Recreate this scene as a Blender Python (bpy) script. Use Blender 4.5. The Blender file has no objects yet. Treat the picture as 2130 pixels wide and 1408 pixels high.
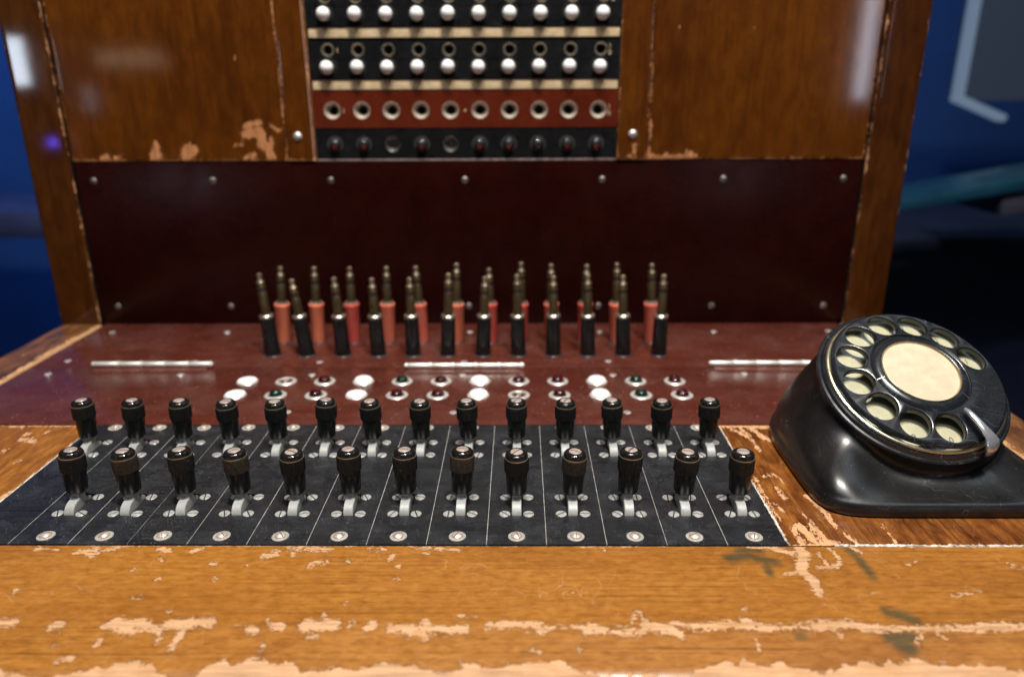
import bpy, bmesh, math, random
from mathutils import Vector, Matrix
import numpy as np

random.seed(7)
SC = bpy.context.scene
COL = SC.collection
R_ = math.radians

# ------------------------------------------------------------------ camera
cam_d = bpy.data.cameras.new('camera')
cam = bpy.data.objects.new('camera', cam_d)
COL.objects.link(cam)
rx = Vector((1.0, 0.0087, -0.0043)).normalized()
fw = Vector((-0.0096, 0.9469, -0.3215)).normalized()
up = rx.cross(fw).normalized()
rx = fw.cross(up).normalized()
M = Matrix((( rx.x, up.x, -fw.x, 0.0), (rx.y, up.y, -fw.y, 0.0), (rx.z, up.z, -fw.z, 0.1798), (0, 0, 0, 1)))
cam.matrix_world = M
cam_d.sensor_width = 36.0
cam_d.lens = 1542.7 / 2130 * 36.0
cam_d.clip_start = 0.01
cam_d.clip_end = 60
cam_d.dof.use_dof = True
cam_d.dof.focus_distance = 0.335
cam_d.dof.aperture_fstop = 6.0
SC.camera = cam

# ------------------------------------------------------------------ world, lamps, exposure
wd = bpy.data.worlds.new('World')
SC.world = wd
wd.use_nodes = True
bg = wd.node_tree.nodes['Background']
bg.inputs[0].default_value = (0.30, 0.40, 0.62, 1)
bg.inputs[1].default_value = 0.022
SC.view_settings.view_transform = 'Standard'
SC.view_settings.look = 'None'
SC.view_settings.exposure = 0.0
SC.view_settings.gamma = 1.0


def area(name, loc, target, size, power, col=(1, 1, 1), shape='DISK', size_y=None, spread=180):
    d = bpy.data.lights.new(name, 'AREA')
    d.shape = shape
    d.size = size
    if size_y:
        d.size_y = size_y
    d.energy = power
    d.color = col
    d.spread = R_(spread)
    o = bpy.data.objects.new(name, d)
    o.location = loc
    o.rotation_euler = (Vector(target) - Vector(loc)).to_track_quat('-Z', 'Y').to_euler()
    COL.objects.link(o)
    return o


# two gallery spots above the visitor, an added broad cool fill from above, and the blue wash on the wall behind
area('spot_light', (0.00, 0.06, 1.50), (-0.04, 0.36, 0), 0.08, 18.0, (1.0, 0.93, 0.84))
area('spot_light', (0.24, -0.08, 1.50), (-0.04, 0.36, 0), 0.08, 18.0, (1.0, 0.93, 0.84))
area('overhead_fill', (-0.10, -0.35, 1.6), (-0.04, 0.35, 0), 1.2, 10.5, (0.90, 0.95, 1.0), 'RECTANGLE', 0.5)
area('wall_wash', (-1.6, 1.7, 1.3), (-1.6, 3.1, 0.1), 1.2, 16, (0.22, 0.5, 1.0), 'RECTANGLE', 0.4)
area('wall_wash', (1.6, 1.9, 1.5), (1.8, 3.1, 0.6), 1.2, 2.6, (0.25, 0.45, 1.0), 'RECTANGLE', 0.4)
area('dial_sheen_light', (1.20, 0.60, 1.80), (0.19, 0.33, 0.05), 0.9, 3.2, (0.72, 0.86, 1.0), 'RECTANGLE', 0.9)  # area light added to lay a cool sheen on the dial


# ------------------------------------------------------------------ object helpers
def tag(o, label=None, cat=None, group=None, kind=None):
    if label:
        o['label'] = label
    if cat:
        o['category'] = cat
    if group:
        o['group'] = group
    if kind:
        o['kind'] = kind
    return o


def empty(name, loc=(0, 0, 0)):
    o = bpy.data.objects.new(name, None)
    o.location = loc
    o.empty_display_size = 0.02
    COL.objects.link(o)
    return o


def mesh_obj(name, me, parent=None, loc=(0, 0, 0), rot=None):
    o = bpy.data.objects.new(name, me)
    COL.objects.link(o)
    if parent:
        o.parent = parent
    o.location = loc
    if rot:
        o.rotation_euler = rot
    return o


def finish(bm, name, mat, angle=35, merge=0.0, recalc=True):
    if merge:
        bmesh.ops.remove_doubles(bm, verts=bm.verts, dist=merge)
    if recalc:
        bmesh.ops.recalc_face_normals(bm, faces=bm.faces)
    me = bpy.data.meshes.new(name)
    bm.to_mesh(me)
    bm.free()
    for m in (mat if isinstance(mat, (list, tuple)) else [mat]):
        me.materials.append(m)
    me.polygons.foreach_set('use_smooth', [True] * len(me.polygons))
    me.set_sharp_from_angle(angle=R_(angle))
    return me


def add_box(bm, x0, x1, y0, y1, z0, z1, bev=0.0, seg=2, mat=0):
    r = bmesh.ops.create_cube(bm, size=1.0)
    vs = r['verts']
    for v in vs:
        v.co = Vector((x0 + (v.co.x + .5) * (x1 - x0), y0 + (v.co.y + .5) * (y1 - y0), z0 + (v.co.z + .5) * (z1 - z0)))
    es = list({e for v in vs for e in v.link_edges})
    fs = {f for v in vs for f in v.link_faces}
    for f in fs:
        f.material_index = mat
    if bev > 0:
        bmesh.ops.bevel(bm, geom=es, offset=bev, segments=seg, affect='EDGES', profile=0.6)


def box_me(name, mat, x0, x1, y0, y1, z0, z1, bev=0.0, seg=2):
    bm = bmesh.new()
    add_box(bm, x0, x1, y0, y1, z0, z1, bev, seg)
    return finish(bm, name, mat)


def lathe(bm, prof, n=32, frame=None, mat=0, a0=0.0, a1=2 * math.pi, rfun=None):
    """revolve (r, z) pairs about local z; frame: 4x4 matrix"""
    full = abs((a1 - a0) - 2 * math.pi) < 1e-6
    m = n if full else n + 1
    rings = []
    for (r, z) in prof:
        if r < 1e-7:
            v = Vector((0, 0, z))
            rings.append([bm.verts.new(frame @ v if frame else v)])
            continue
        ring = []
        for i in range(m):
            a = a0 + (a1 - a0) * i / n
            rr = rfun(i, r, z) if rfun else r
            v = Vector((rr * math.cos(a), rr * math.sin(a), z))
            ring.append(bm.verts.new(frame @ v if frame else v))
        rings.append(ring)
    for A, B in zip(rings[:-1], rings[1:]):
        k = n if full else n
        for i in range(k):
            j = (i + 1) % m
            try:
                if len(A) == 1 and len(B) == 1:
                    continue
                if len(A) == 1:
                    f = bm.faces.new((A[0], B[i], B[j]))
                elif len(B) == 1:
                    f = bm.faces.new((A[i], A[j], B[0]))
                else:
                    f = bm.faces.new((A[i], A[j], B[j], B[i]))
                f.material_index = mat
            except ValueError:
                pass
    return rings


def lathe_me(name, mat, prof, n=32, frame=None, angle=35, **k):
    bm = bmesh.new()
    lathe(bm, prof, n, frame, **k)
    return finish(bm, name, mat, angle)


def plate_with_holes(bm, x0, x1, y0, y1, holes, z=0.0, depth=0.002, n=24, frame=None, mat=0, chamfer=0.0):
    """flat plate in local xy at height z with one row of round holes (cx, cy, r), walls going down by depth"""
    holes = sorted(holes)
    T = (lambda v: frame @ v) if frame else (lambda v: v)
    xs = [x0] + [(holes[i][0] + holes[i + 1][0]) / 2 for i in range(len(holes) - 1)] + [x1]
    for k, (cx, cy, r) in enumerate(holes):
        a, b = xs[k], xs[k + 1]
        per = []
        q = n // 4
        C4 = [(b, y0), (b, y1), (a, y1), (a, y0)]
        for s in range(4):
            p, w = C4[s], C4[(s + 1) % 4]
            for i in range(q):
                t = i / q
                per.append((p[0] + (w[0] - p[0]) * t, p[1] + (w[1] - p[1]) * t))
        outer = [bm.verts.new(T(Vector((p[0], p[1], z)))) for p in per]
        rr = [(r + chamfer, z), (r, z - chamfer), (r, z - depth)] if chamfer else [(r, z), (r, z - depth)]
        prev = outer
        for (rad, zz) in rr:
            ring = []
            for i in range(n):
                ang = -math.pi / 4 + 2 * math.pi * i / n
                ring.append(bm.verts.new(T(Vector((cx + rad * math.cos(ang), cy + rad * math.sin(ang), zz)))))
            for i in range(n):
                j = (i + 1) % n
                f = bm.faces.new((prev[i], prev[j], ring[j], ring[i]))
                f.material_index = mat
            prev = ring
    # skirt
    for (ax, ay), (bx, by) in (((x0, y0), (x1, y0)), ((x1, y0), (x1, y1)), ((x1, y1), (x0, y1)), ((x0, y1), (x0, y0))):
        f = bm.faces.new([bm.verts.new(T(Vector(p))) for p in ((ax, ay, z), (bx, by, z), (bx, by, z - depth), (ax, ay, z - depth))])
        f.material_index = mat


# ------------------------------------------------------------------ material helpers
class NT:
    def __init__(s, name):
        s.m = bpy.data.materials.new(name)
        s.m.use_nodes = True
        s.t = s.m.node_tree
        s.b = s.t.nodes['Principled BSDF']
        s.tc = s.n('ShaderNodeNewGeometry')

    def n(s, typ, **k):
        nd = s.t.nodes.new(typ)
        for a, v in k.items():
            setattr(nd, a, v)
        return nd

    def l(s, a, b):
        s.t.links.new(a, b)

    def noise(s, scale=(1, 1, 1), size=1.0, detail=3, rough=0.5, dist=0.0, loc=(0, 0, 0)):
        mp = s.n('ShaderNodeMapping')
        mp.inputs['Scale'].default_value = scale
        mp.inputs['Location'].default_value = loc
        s.l(s.tc.outputs['Position'], mp.inputs[0])
        nz = s.n('ShaderNodeTexNoise')
        nz.inputs['Scale'].default_value = size
        nz.inputs['Detail'].default_value = detail
        nz.inputs['Roughness'].default_value = rough
        nz.inputs['Distortion'].default_value = dist
        s.l(mp.outputs[0], nz.inputs['Vector'])
        return nz.outputs[0]

    def scratches(s, scale, width=0.004, patch=30, loc=(0, 0, 0), cover=0.5, rough=0.35):
        """hairline scratches: thin contour lines of a stretched noise, kept in patches"""
        a = s.noise(scale, 1.0, 2, rough, 0.0, loc)
        d = s.math('ABSOLUTE', s.math('SUBTRACT', a, 0.5))
        ln = s.ramp(d, [(0.0, 1.0), (width, 0.0)])
        p = s.noise((1, 1, 1), patch, 3, 0.6, 0.0, (loc[1] + 3, 1, 2))
        return s.math('MULTIPLY', ln, s.ramp(p, [(cover, 0.0), (cover + 0.12, 1.0)]))

    def ramp(s, fac, stops, interp='LINEAR'):
        r = s.n('ShaderNodeValToRGB')
        r.color_ramp.interpolation = interp
        e = r.color_ramp.elements
        while len(e) < len(stops):
            e.new(0.5)
        for el, (p, c) in zip(e, stops):
            el.position = p
            el.color = (*c, 1) if isinstance(c, (tuple, list)) else (c, c, c, 1)
        s.l(fac, r.inputs[0])
        return r.outputs[0]

    def mix(s, fac, a, b, mode='MIX'):
        m = s.n('ShaderNodeMix', data_type='RGBA', blend_type=mode)
        for sock, v in ((m.inputs[0], fac), (m.inputs[6], a), (m.inputs[7], b)):
            if isinstance(v, (int, float)):
                sock.default_value = v
            elif isinstance(v, (tuple, list)):
                sock.default_value = (*v, 1)
            else:
                s.l(v, sock)
        return m.outputs[2]

    def math(s, op, a, b=None, c=None, clamp=False):
        m = s.n('ShaderNodeMath', operation=op, use_clamp=clamp)
        for sock, v in zip(m.inputs, (a, b, c)):
            if v is None:
                continue
            if isinstance(v, (int, float)):
                sock.default_value = v
            else:
                s.l(v, sock)
        return m.outputs[0]

    def attr(s, name):
        a = s.n('ShaderNodeAttribute', attribute_name=name)
        return a.outputs['Fac']

    def set(s, **k):
        for key, v in k.items():
            sock = s.b.inputs[key.replace('_', ' ')]
            if isinstance(v, (int, float)):
                sock.default_value = v
            elif isinstance(v, (tuple, list)):
                sock.default_value = (*v, 1) if len(v) == 3 and sock.type == 'RGBA' else v
            else:
                s.l(v, sock)
        return s

    def bump(s, h, strength=0.2, dist=0.0005):
        b = s.n('ShaderNodeBump')
        b.inputs['Strength'].default_value = strength
        b.inputs['Distance'].default_value = dist
        s.l(h, b.inputs['Height'])
        s.l(b.outputs[0], s.b.inputs['Normal'])


def simple(name, col, rough=0.4, metal=0.0, var=0.15, vsize=300, coat=0.0, croug=0.1, spec=0.5, rvar=0.1, dust=0.0, scratch=0.0):
    """one colour with mottling, roughness variation and optional dust specks"""
    s = NT(name)
    nz = s.noise((1, 1, 1), vsize, 4, 0.6)
    d = tuple(c * (1 - var) for c in col)
    b = tuple(min(1, c * (1 + var)) for c in col)
    c = s.ramp(nz, [(0.3, d), (0.7, b)])
    if dust:
        sp = s.noise((1, 1, 1), 1500, 1, 0.5, loc=(3, 1, 2))
        m = s.ramp(sp, [(0.70, 0.0), (0.76, dust)])
        big = s.noise((1, 1, 1), 60, 2, 0.5, loc=(5, 1, 2))
        c = s.mix(m, c, (0.45, 0.45, 0.43))
        m2 = s.ramp(big, [(0.45, 0.0), (0.8, dust * 0.06)])
        c = s.mix(m2, c, (0.5, 0.5, 0.5))
    if scratch:
        sa = s.scratches((60, 80, 50), 0.0028, 40, (2, 1, 0), 0.50)
        sb = s.scratches((130, 50, 90), 0.0025, 55, (7, 3, 0), 0.52)
        c = s.mix(s.math('MULTIPLY', s.math('MAXIMUM', sa, sb), scratch), c, (0.30, 0.31, 0.32))
    rz = s.noise((1, 1, 1), vsize * 0.3, 4, 0.65, loc=(1, 4, 2))
    r = s.ramp(rz, [(0.3, max(0.02, rough - rvar)), (0.7, min(1, rough + rvar))])
    s.set(Base_Color=c, Roughness=r, Metallic=metal, Coat_Weight=coat, Coat_Roughness=croug)
    s.b.inputs['Specular IOR Level'].default_value = spec
    return s.m


def wood(name, axis, dark, mid, light, bare=(0.62, 0.33, 0.15), wear=False, green=False, rough=0.34, streak=1.0, coat=0.35,
         croug=0.12, fleck=1.0, jag=1.1, off=0.0, fine=1.0, scratch=0.0, spec=0.5):
    """varnished veneer; axis 0/1/2 the grain's direction; wear: attribute in millimetres, above 0 = bare wood"""
    s = NT(name)

    def sc3(along, across):
        v = [across] * 3
        v[axis] = along
        return tuple(v)
    L = (off, off * 2, off * 3)
    g1 = s.noise(sc3(18 * fine, 420 * fine), 1.0, 5, 0.65, 0.35, L)          # broad streaks
    g2 = s.noise(sc3(300, 2600), 1.0, 3, 0.6, 0.1, L)          # pores
    g3 = s.noise(sc3(45 * fine, 110 * fine), 1.0, 5, 0.68, 0.4, L)           # mottling
    base = s.ramp(g3, [(0.30, dark), (0.5, mid), (0.72, light)])
    st = s.ramp(g1, [(0.34, tuple(c * (1 - .55 * streak) for c in (1, 1, 1))), (0.52, (1, 1, 1)), (0.75, (1 + .15 * streak,) * 3)])
    c = s.mix(1.0, base, st, 'MULTIPLY')
    po = s.ramp(g2, [(0.30, (1 - .45 * fleck,) * 3), (0.46, (1, 1, 1)), (0.62, (1, 1, 1)), (0.75, (1 + .25 * fleck, 1 + .22 * fleck, 1 + .2 * fleck))])
    c = s.mix(1.0, c, po, 'MULTIPLY')
    g4 = s.noise(sc3(5, 16), 1.0, 3, 0.6, 0.5, L)              # slow drift of tone
    c = s.mix(1.0, c, s.ramp(g4, [(0.30, (0.74, 0.66, 0.55)), (0.5, (1, 1, 1)), (0.72, (1.10, 1.14, 1.2))]), 'MULTIPLY')
    g5 = s.noise(sc3(9, 1500), 1.0, 2, 0.5, 0.05, L)           # long hair-thin grain lines
    c = s.mix(1.0, c, s.ramp(g5, [(0.33, (0.66, 0.62, 0.58)), (0.44, (1, 1, 1))]), 'MULTIPLY')
    if scratch:
        sa = s.scratches((34, 60, 34), 0.0035, 28, L, 0.50)
        sb = s.scratches((90, 30, 60), 0.0030, 40, (off + 4, 2, 1), 0.52)
        c = s.mix(s.math('MULTIPLY', s.math('MAXIMUM', sa, sb), scratch), c, (0.66, 0.42, 0.24))
    rr = s.ramp(g3, [(0.3, rough - 0.06), (0.7, rough + 0.10)])
    cw = coat
    if green:
        ga = s.attr('green')
        gn = s.noise(sc3(160, 420), 1.0, 4, 0.7, 0.4, (2, 2, 2))
        gm = s.math('ADD', ga, s.math('MULTIPLY', s.math('SUBTRACT', gn, 0.5), 4.5))
        gm = s.ramp(s.math('MULTIPLY_ADD', gm, 0.4, 0.55), [(0.0, 0.0), (0.9, 0.74)])
        c = s.mix(gm, c, (0.030, 0.042, 0.020))
    if wear:
        wa = s.attr('wear')
        n1 = s.noise(sc3(260, 620), 1.0, 4, 0.72, 0.4, (7 + off, 3, 1))
        n2 = s.noise(sc3(700, 1600), 1.0, 2, 0.6, 0.0, (1, 3, 1))
        w = s.math('ADD', wa, s.math('MULTIPLY', s.math('SUBTRACT', n1, 0.5), 7.5 * jag))
        w = s.math('ADD', w, s.math('MULTIPLY', s.math('SUBTRACT', n2, 0.5), 3.2 * jag))
        # loose flakes and pin holes all over
        n3 = s.noise(sc3(90, 230), 1.0, 3, 0.6, 0.2, (4 + off, 9, 1))
        fl = s.math('MULTIPLY', s.math('SUBTRACT', n3, 0.765), 14.0)
        w2 = s.math('MAXIMUM', w, fl)
        mask = s.ramp(s.math('MULTIPLY_ADD', w2, 1.8, 0.40), [(0.2, 0.0), (0.8, 1.0)])
        rim = s.ramp(s.math('MULTIPLY_ADD', w2, 0.8, 1.0), [(0.0, 1.0), (0.45, 1.0), (0.95, 0.62)])
        c = s.mix(1.0, c, rim, 'MULTIPLY')
        b1 = s.noise(sc3(40, 900), 1.0, 4, 0.6, 0.2, (8, 3, 1))
        bc = s.ramp(b1, [(0.3, tuple(v * .62 for v in bare)), (0.5, bare), (0.8, tuple(min(1, v * 1.22) for v in bare))])
        grime = s.noise(sc3(60, 140), 1.0, 4, 0.65, 0.3, (5, 8, 1))
        bc = s.mix(s.ramp(grime, [(0.48, 0.0), (0.75, 0.55)]), bc, mid)
        c = s.mix(mask, c, bc)
        rr = s.mix(mask, rr, (0.75, 0.75, 0.75))
        inv = s.math('SUBTRACT', 1.0, mask)
        cw = s.math('MULTIPLY', inv, coat)
        h = s.math('SUBTRACT', s.math('MULTIPLY', g2, 0.12), s.math('MULTIPLY', mask, 0.6))
        s.bump(h, 0.6, 0.0003)
    else:
        s.bump(g2, 0.12, 0.0002)
    s.set(Base_Color=c, Roughness=rr, Coat_Weight=cw, Coat_Roughness=croug)
    s.b.inputs['Specular IOR Level'].default_value = spec
    return s.m

# ------------------------------------------------------------------ worn-through marks (millimetres on the board / on the back), measured strokes
RAIL = [([(-185.2,216.3),(-179.3,216.5)],1.19),([(-165.5,214.6),(-162.1,214.6)],1.19),([(-146.7,214.7),(-146.0,215.1)],1.19),([(-144.2,215.4),(-132.3,215.4)],1.62),([(-138.6,213.4),(-135.6,211.8)],1.19),([(-130.7,214.7),(-126.5,212.3)],1.19),([(-124.6,209.9),(-124.8,208.0)],0.64),([(-124.6,215.5),(-109.6,216.5)],1.53),([(-117.3,217.8),(-119.2,206.1)],1.19),([(-95.4,212.9),(-91.9,212.4)],1.02),([(-87.3,214.9),(-84.0,214.4)],1.36),([(-76.2,214.9),(-64.8,215.7)],1.7),([(-70.4,221.2),(-69.3,217.4)],0.51),([(-60.0,215.5),(-58.8,215.7)],0.85),([(-53.3,213.8),(-51.5,215.5)],1.36),([(-46.4,214.0),(-35.5,213.6),(-19.0,213.4)],1.12),([(-33.4,217.0),(-32.3,215.1)],1.19),([(-38.7,212.1),(-32.7,210.7)],1.02),([(-11.6,215.1),(-3.5,215.6),(8.0,215.7)],1.02),([(6.6,214.0),(7.9,212.3)],1.02),([(8.3,214.5),(21.9,214.5)],0.35),([(22.9,212.8),(26.1,214.8)],1.36),([(26.8,213.3),(35.0,212.1),(43.5,212.6)],0.85),([(39.9,216.5),(41.9,222.4),(43.7,222.4),(44.3,217.8)],0.51),([(43.9,215.3),(53.7,213.6)],1.53),([(54.3,216.6),(58.4,215.9)],0.68),([(54.5,213.4),(55.7,211.0)],1.02),([(60.4,214.9),(74.5,215.9),(87.5,214.5)],1.19),([(79.1,217.2),(81.5,216.7)],1.36),([(87.5,214.5),(102.9,215.0)],0.72),([(103.0,215.5),(115.2,216.6),(121.3,214.9)],1.36),([(110.3,212.6),(110.7,211.2)],0.85),([(121.3,214.9),(132.4,213.7)],1.02),([(132.7,214.2),(154.7,214.7),(176.2,214.3)],0.85),([(145.4,211.3),(146.5,210.4)],0.64),([(162.0,215.7),(177.1,215.8)],1.02),([(114.7,261.5),(115.5,258.2),(110.1,247.1),(112.6,241.1),(112.2,235.3)],2.09),([(111.9,234.5),(111.9,232.5)],0.72),([(102.7,244.6),(107.7,245.6)],0.57),([(117.3,248.6),(125.5,249.3),(128.3,253.4),(128.3,258.2),(126.5,261.5)],0.76),([(120.9,258.2),(121.9,253.3),(121.7,249.3)],0.8),([(104.4,261.1),(111.2,258.2)],1.14),([(94.9,262.4),(106.7,262.1)],0.57),([(136.4,262.5),(138.7,258.9)],0.76),([(-200.6,260.4),(-190.2,259.7)],0.6),([(-182.9,257.4),(-180.5,258.4),(-174.3,259.8)],0.8),([(-177.0,257.4),(-173.7,255.8),(-171.3,259.8),(-165.1,261.1)],0.8),([(-148.9,260.8),(-143.1,258.9)],0.8),([(-135.0,258.5),(-131.0,260.9)],0.8),([(-122.9,250.5),(-121.3,250.2)],0.76),([(-104.4,255.7),(-98.9,256.7)],1.0),([(-101.3,258.3),(-99.0,259.0)],0.8),([(-95.2,261.0),(-77.2,260.4)],0.8),([(-92.7,257.7),(-91.4,256.0)],0.48),([(-83.8,248.1),(-81.8,251.2),(-77.1,251.9)],0.8),([(-109.3,247.4),(-108.6,249.3)],0.38),([(-145.5,253.3),(-143.5,252.3)],0.6),([(-152.4,245.7),(-152.5,247.0)],0.48),([(-140.3,240.1),(-139.8,241.0)],0.48),([(-144.8,230.3),(-140.4,229.5)],0.36),([(-191.2,234.1),(-190.5,233.6)],0.67),([(-128.0,222.3),(-127.2,222.9)],0.54),([(-118.6,241.9),(-117.1,240.4)],0.36),([(-159.5,207.4),(-160.0,206.4)],0.68),([(-145.9,206.7),(-145.2,207.9)],0.68),([(-154.9,200.1),(-150.9,201.0)],0.68),([(-68.7,250.6),(-68.8,252.8)],0.76),([(-52.1,254.5),(-51.1,255.8)],0.95),([(-48.6,249.7),(-47.7,249.7)],0.5),([(-48.4,241.2),(-47.2,240.9)],0.54),([(-64.1,226.5),(-63.6,227.3)],0.54),([(-61.5,261.1),(-55.4,260.1)],0.6),([(-43.6,261.1),(-30.7,260.8)],0.47),([(-39.4,258.4),(-37.3,257.8)],0.5),([(-28.7,260.1),(-24.8,260.5)],0.6),([(34.5,261.0),(35.0,260.3)],0.57),([(81.6,224.3),(82.5,224.9)],0.68),([(-19.2,198.4),(-16.4,198.4)],0.64),([(-15.3,198.4),(-14.1,197.6)],0.64),([(-88.3,204.2),(-88.2,206.5)],0.48),([(-73.5,210.1),(-70.3,210.5)],0.51),([(136.5,208.5),(138.6,211.3)],0.48),([(151.2,248.7),(158.3,253.4)],0.25),([(160.5,231.3),(173.1,234.7)],0.23),([(193.6,250.4),(198.3,248.9)],0.28),([(81.4,208.3),(81.2,204.8)],0.48),([(140.4,199.0),(142.3,200.6)],0.64),([(-90.7,219.1),(-90.1,217.8)],0.34),([(-21.7,219.9),(-15.6,219.4)],0.34),([(21.2,206.9),(20.2,204.6)],0.34),([(3.1,204.7),(7.2,204.1)],0.4)]
GREEN = [([(84.0,254.8),(93.2,256.5)],1.14),([(89.2,259.8),(98.3,260.4)],0.76),([(94.6,254.9),(102.5,252.3)],0.95),([(98.2,251.1),(97.4,245.5)],0.95),([(134.5,260.5),(136.3,253.4),(136.4,245.0)],1.14),([(132.5,222.7),(137.5,220.7),(140.5,218.1)],1.19),([(127.2,210.3),(135.8,210.3)],0.96),([(129.6,208.4),(132.8,206.1)],1.36),([(96.4,211.1),(98.4,211.2)],0.51)]
PANEL = [([(-273.9,131.6),(-269.9,141.0),(-269.8,129.8)],2.16),([(-249.7,131.5),(-247.6,138.5),(-241.8,136.0)],2.88),([(-248.0,130.5),(-243.9,134.0)],2.88),([(-202.7,153.1),(-191.0,155.5)],2.1),([(-202.0,147.0),(-191.8,148.7),(-191.0,140.0)],3.6),([(-191.0,140.0),(-186.0,136.5),(-184.8,131.3)],3.24),([(-183.5,143.5),(-186.4,133.0)],1.8),([(-182.4,153.1),(-177.5,149.3)],1.44),([(-210.8,139.4),(-205.3,140.1)],1.05),([(-204.8,129.6),(-197.3,132.4)],1.8),([(-313.2,130.0),(-307.5,131.7)],1.44),([(-302.4,130.0),(-298.5,131.7)],1.48),([(96.4,156.0),(96.8,142.4)],0.9),([(97.5,131.3),(102.3,128.5)],2.1),([(105.8,129.2),(130.7,130.2)],1.8),([(109.1,132.7),(111.1,129.2)],1.08),([(125.1,133.7),(130.7,130.2)],1.44),([(85.7,139.0),(85.3,131.4)],1.44),([(80.7,130.3),(85.5,128.6)],1.05),([(96.2,135.5),(96.9,128.5)],1.08)]
BOARD_R = [([(114.1,377.7),(139.0,375.9)],1.3),([(118.1,372.8),(124.4,362.8),(125.3,348.8)],1.04),([(127.9,374.7),(133.9,359.9)],1.5),([(122.6,374.7),(125.3,365.7)],1.04),([(119.1,321.0),(124.6,323.4),(126.1,315.5)],0.69),([(121.7,309.6),(122.1,301.0)],1.15),([(116.0,295.6),(118.0,289.9)],0.84),([(114.5,321.0),(113.8,307.4),(113.5,282.9)],0.66),([(133.5,303.1),(136.0,286.8),(136.1,279.2)],1.26),([(121.0,277.3),(122.8,268.3)],2.0),([(126.5,278.4),(128.1,266.6),(131.4,264.9)],1.6),([(117.2,275.5),(117.7,265.6)],1.2),([(123.5,264.9),(132.7,265.6)],1.2),([(138.7,271.9),(140.3,264.9)],1.0),([(156.8,279.2),(156.5,265.7)],0.5),([(124.7,290.7),(127.5,281.0)],0.42)]
BOARD_L = [([(-294.6,380.4),(-250.7,380.4)],0.81),([(-270.2,361.6),(-261.5,358.1)],1.3),([(-272.3,366.9),(-270.0,367.5)],1.04),([(-241.3,300.4),(-237.6,316.0),(-234.6,354.2)],1.2),([(-272.2,348.6),(-269.3,347.0)],0.5),([(-256.0,335.4),(-255.7,337.0)],0.48),([(-261.4,368.7),(-261.2,370.5)],0.54),([(-287.5,377.9),(-278.1,376.0)],0.81)]


TRIM_WOOD = dict(dark=(0.10, 0.032, 0.006), mid=(0.17, 0.058, 0.010), light=(0.24, 0.088, 0.014))
M_RAIL = wood('worn_front_veneer', 0, (0.255, 0.091, 0.012), (0.335, 0.128, 0.017), (0.42, 0.175, 0.027), bare=(0.55, 0.315, 0.16),
              wear=True, green=True, rough=0.40, streak=0.30, fleck=0.8, coat=0.18, fine=3.6, jag=0.8, scratch=0.35)
M_BOARD = wood('worn_board_veneer', 1, (0.095, 0.026, 0.005), (0.20, 0.062, 0.010), (0.34, 0.120, 0.019), bare=(0.62, 0.33, 0.16),
               wear=True, rough=0.36, streak=1.0, fleck=0.9, jag=0.8, off=3.1, fine=1.6, coat=0.2, scratch=0.3)
M_BOARD_L = wood('worn_left_veneer', 1, (0.18, 0.060, 0.007), (0.28, 0.098, 0.011), (0.38, 0.145, 0.019), bare=(0.64, 0.35, 0.17),
                 wear=True, rough=0.38, streak=0.5, fleck=0.8, off=5.7, fine=1.8, coat=0.2)
M_PANEL = wood('varnished_panel', 2, (0.070, 0.0175, 0.0008), (0.102, 0.0275, 0.0010), (0.138, 0.040, 0.0014), bare=(0.55, 0.24, 0.10),
               wear=True, rough=0.50, streak=0.12, fleck=0.25, coat=1.0, croug=0.075, off=1.3, spec=0.08)
M_POST = wood('varnished_post', 2, (0.040, 0.0105, 0.0012), (0.062, 0.0175, 0.0018), (0.090, 0.027, 0.0028), bare=(0.50, 0.25, 0.12),
              wear=True, rough=0.50, streak=0.4, fleck=0.4, coat=1.0, croug=0.05, off=2.3, spec=0.08)
M_STRIP = wood('side_strip_veneer', 1, (0.06, 0.024, 0.010), (0.16, 0.065, 0.020), (0.32, 0.13, 0.035), bare=(0.55, 0.30, 0.14),
               wear=True, rough=0.40, streak=0.9, fleck=0.7, off=4.4)
M_EDGE = simple('bare_edge_wood', (0.42, 0.20, 0.085), 0.65, var=0.3, vsize=500)
M_DARKGAP = simple('dark_gap', (0.012, 0.009, 0.007), 0.8)


def fibre_board(name, dark, light, rough, spots=0.0):
    s = NT(name)
    a = s.noise((1, 2.2, 1), 38, 4, 0.6, 0.6)
    b = s.noise((1, 1, 1), 900, 3, 0.6)
    c = s.ramp(a, [(0.30, dark), (0.72, light)])
    c = s.mix(1.0, c, s.ramp(b, [(0.3, (0.82,) * 3), (0.7, (1.18,) * 3)]), 'MULTIPLY')
    du = s.noise((1, 1, 1), 26, 3, 0.6, 0.4, (6, 2, 0))
    c = s.mix(s.ramp(du, [(0.45, 0.0), (0.85, spots)]), c, (0.38, 0.27, 0.25))  # random pinkish patches put the shelf's sheen into its colour
    sp = s.noise((1, 1, 1), 700, 1, 0.5, 0, (9, 2, 0))
    c = s.mix(s.ramp(sp, [(0.735, 0.0), (0.77, 0.5 if spots else 0.0)]), c, (0.55, 0.38, 0.33))
    r = s.ramp(s.noise((1, 1, 1), 45, 4, 0.65, 0, (4, 4, 1)), [(0.3, rough - 0.05), (0.7, rough + 0.09)])
    s.set(Base_Color=c, Roughness=r)
    s.b.inputs['Specular IOR Level'].default_value = 0.5 if spots else 0.2
    return s.m


M_SHELF = fibre_board('red_brown_fibre_board', (0.064, 0.0140, 0.0088), (0.100, 0.0235, 0.0145), 0.23, 0.11)
M_KICK = fibre_board('dark_maroon_board', (0.012, 0.0016, 0.0010), (0.020, 0.0026, 0.0015), 0.26, 0.0)
M_REDSTRIP = fibre_board('red_fibre_strip', (0.080, 0.011, 0.004), (0.120, 0.018, 0.006), 0.35, 0.0)


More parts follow.
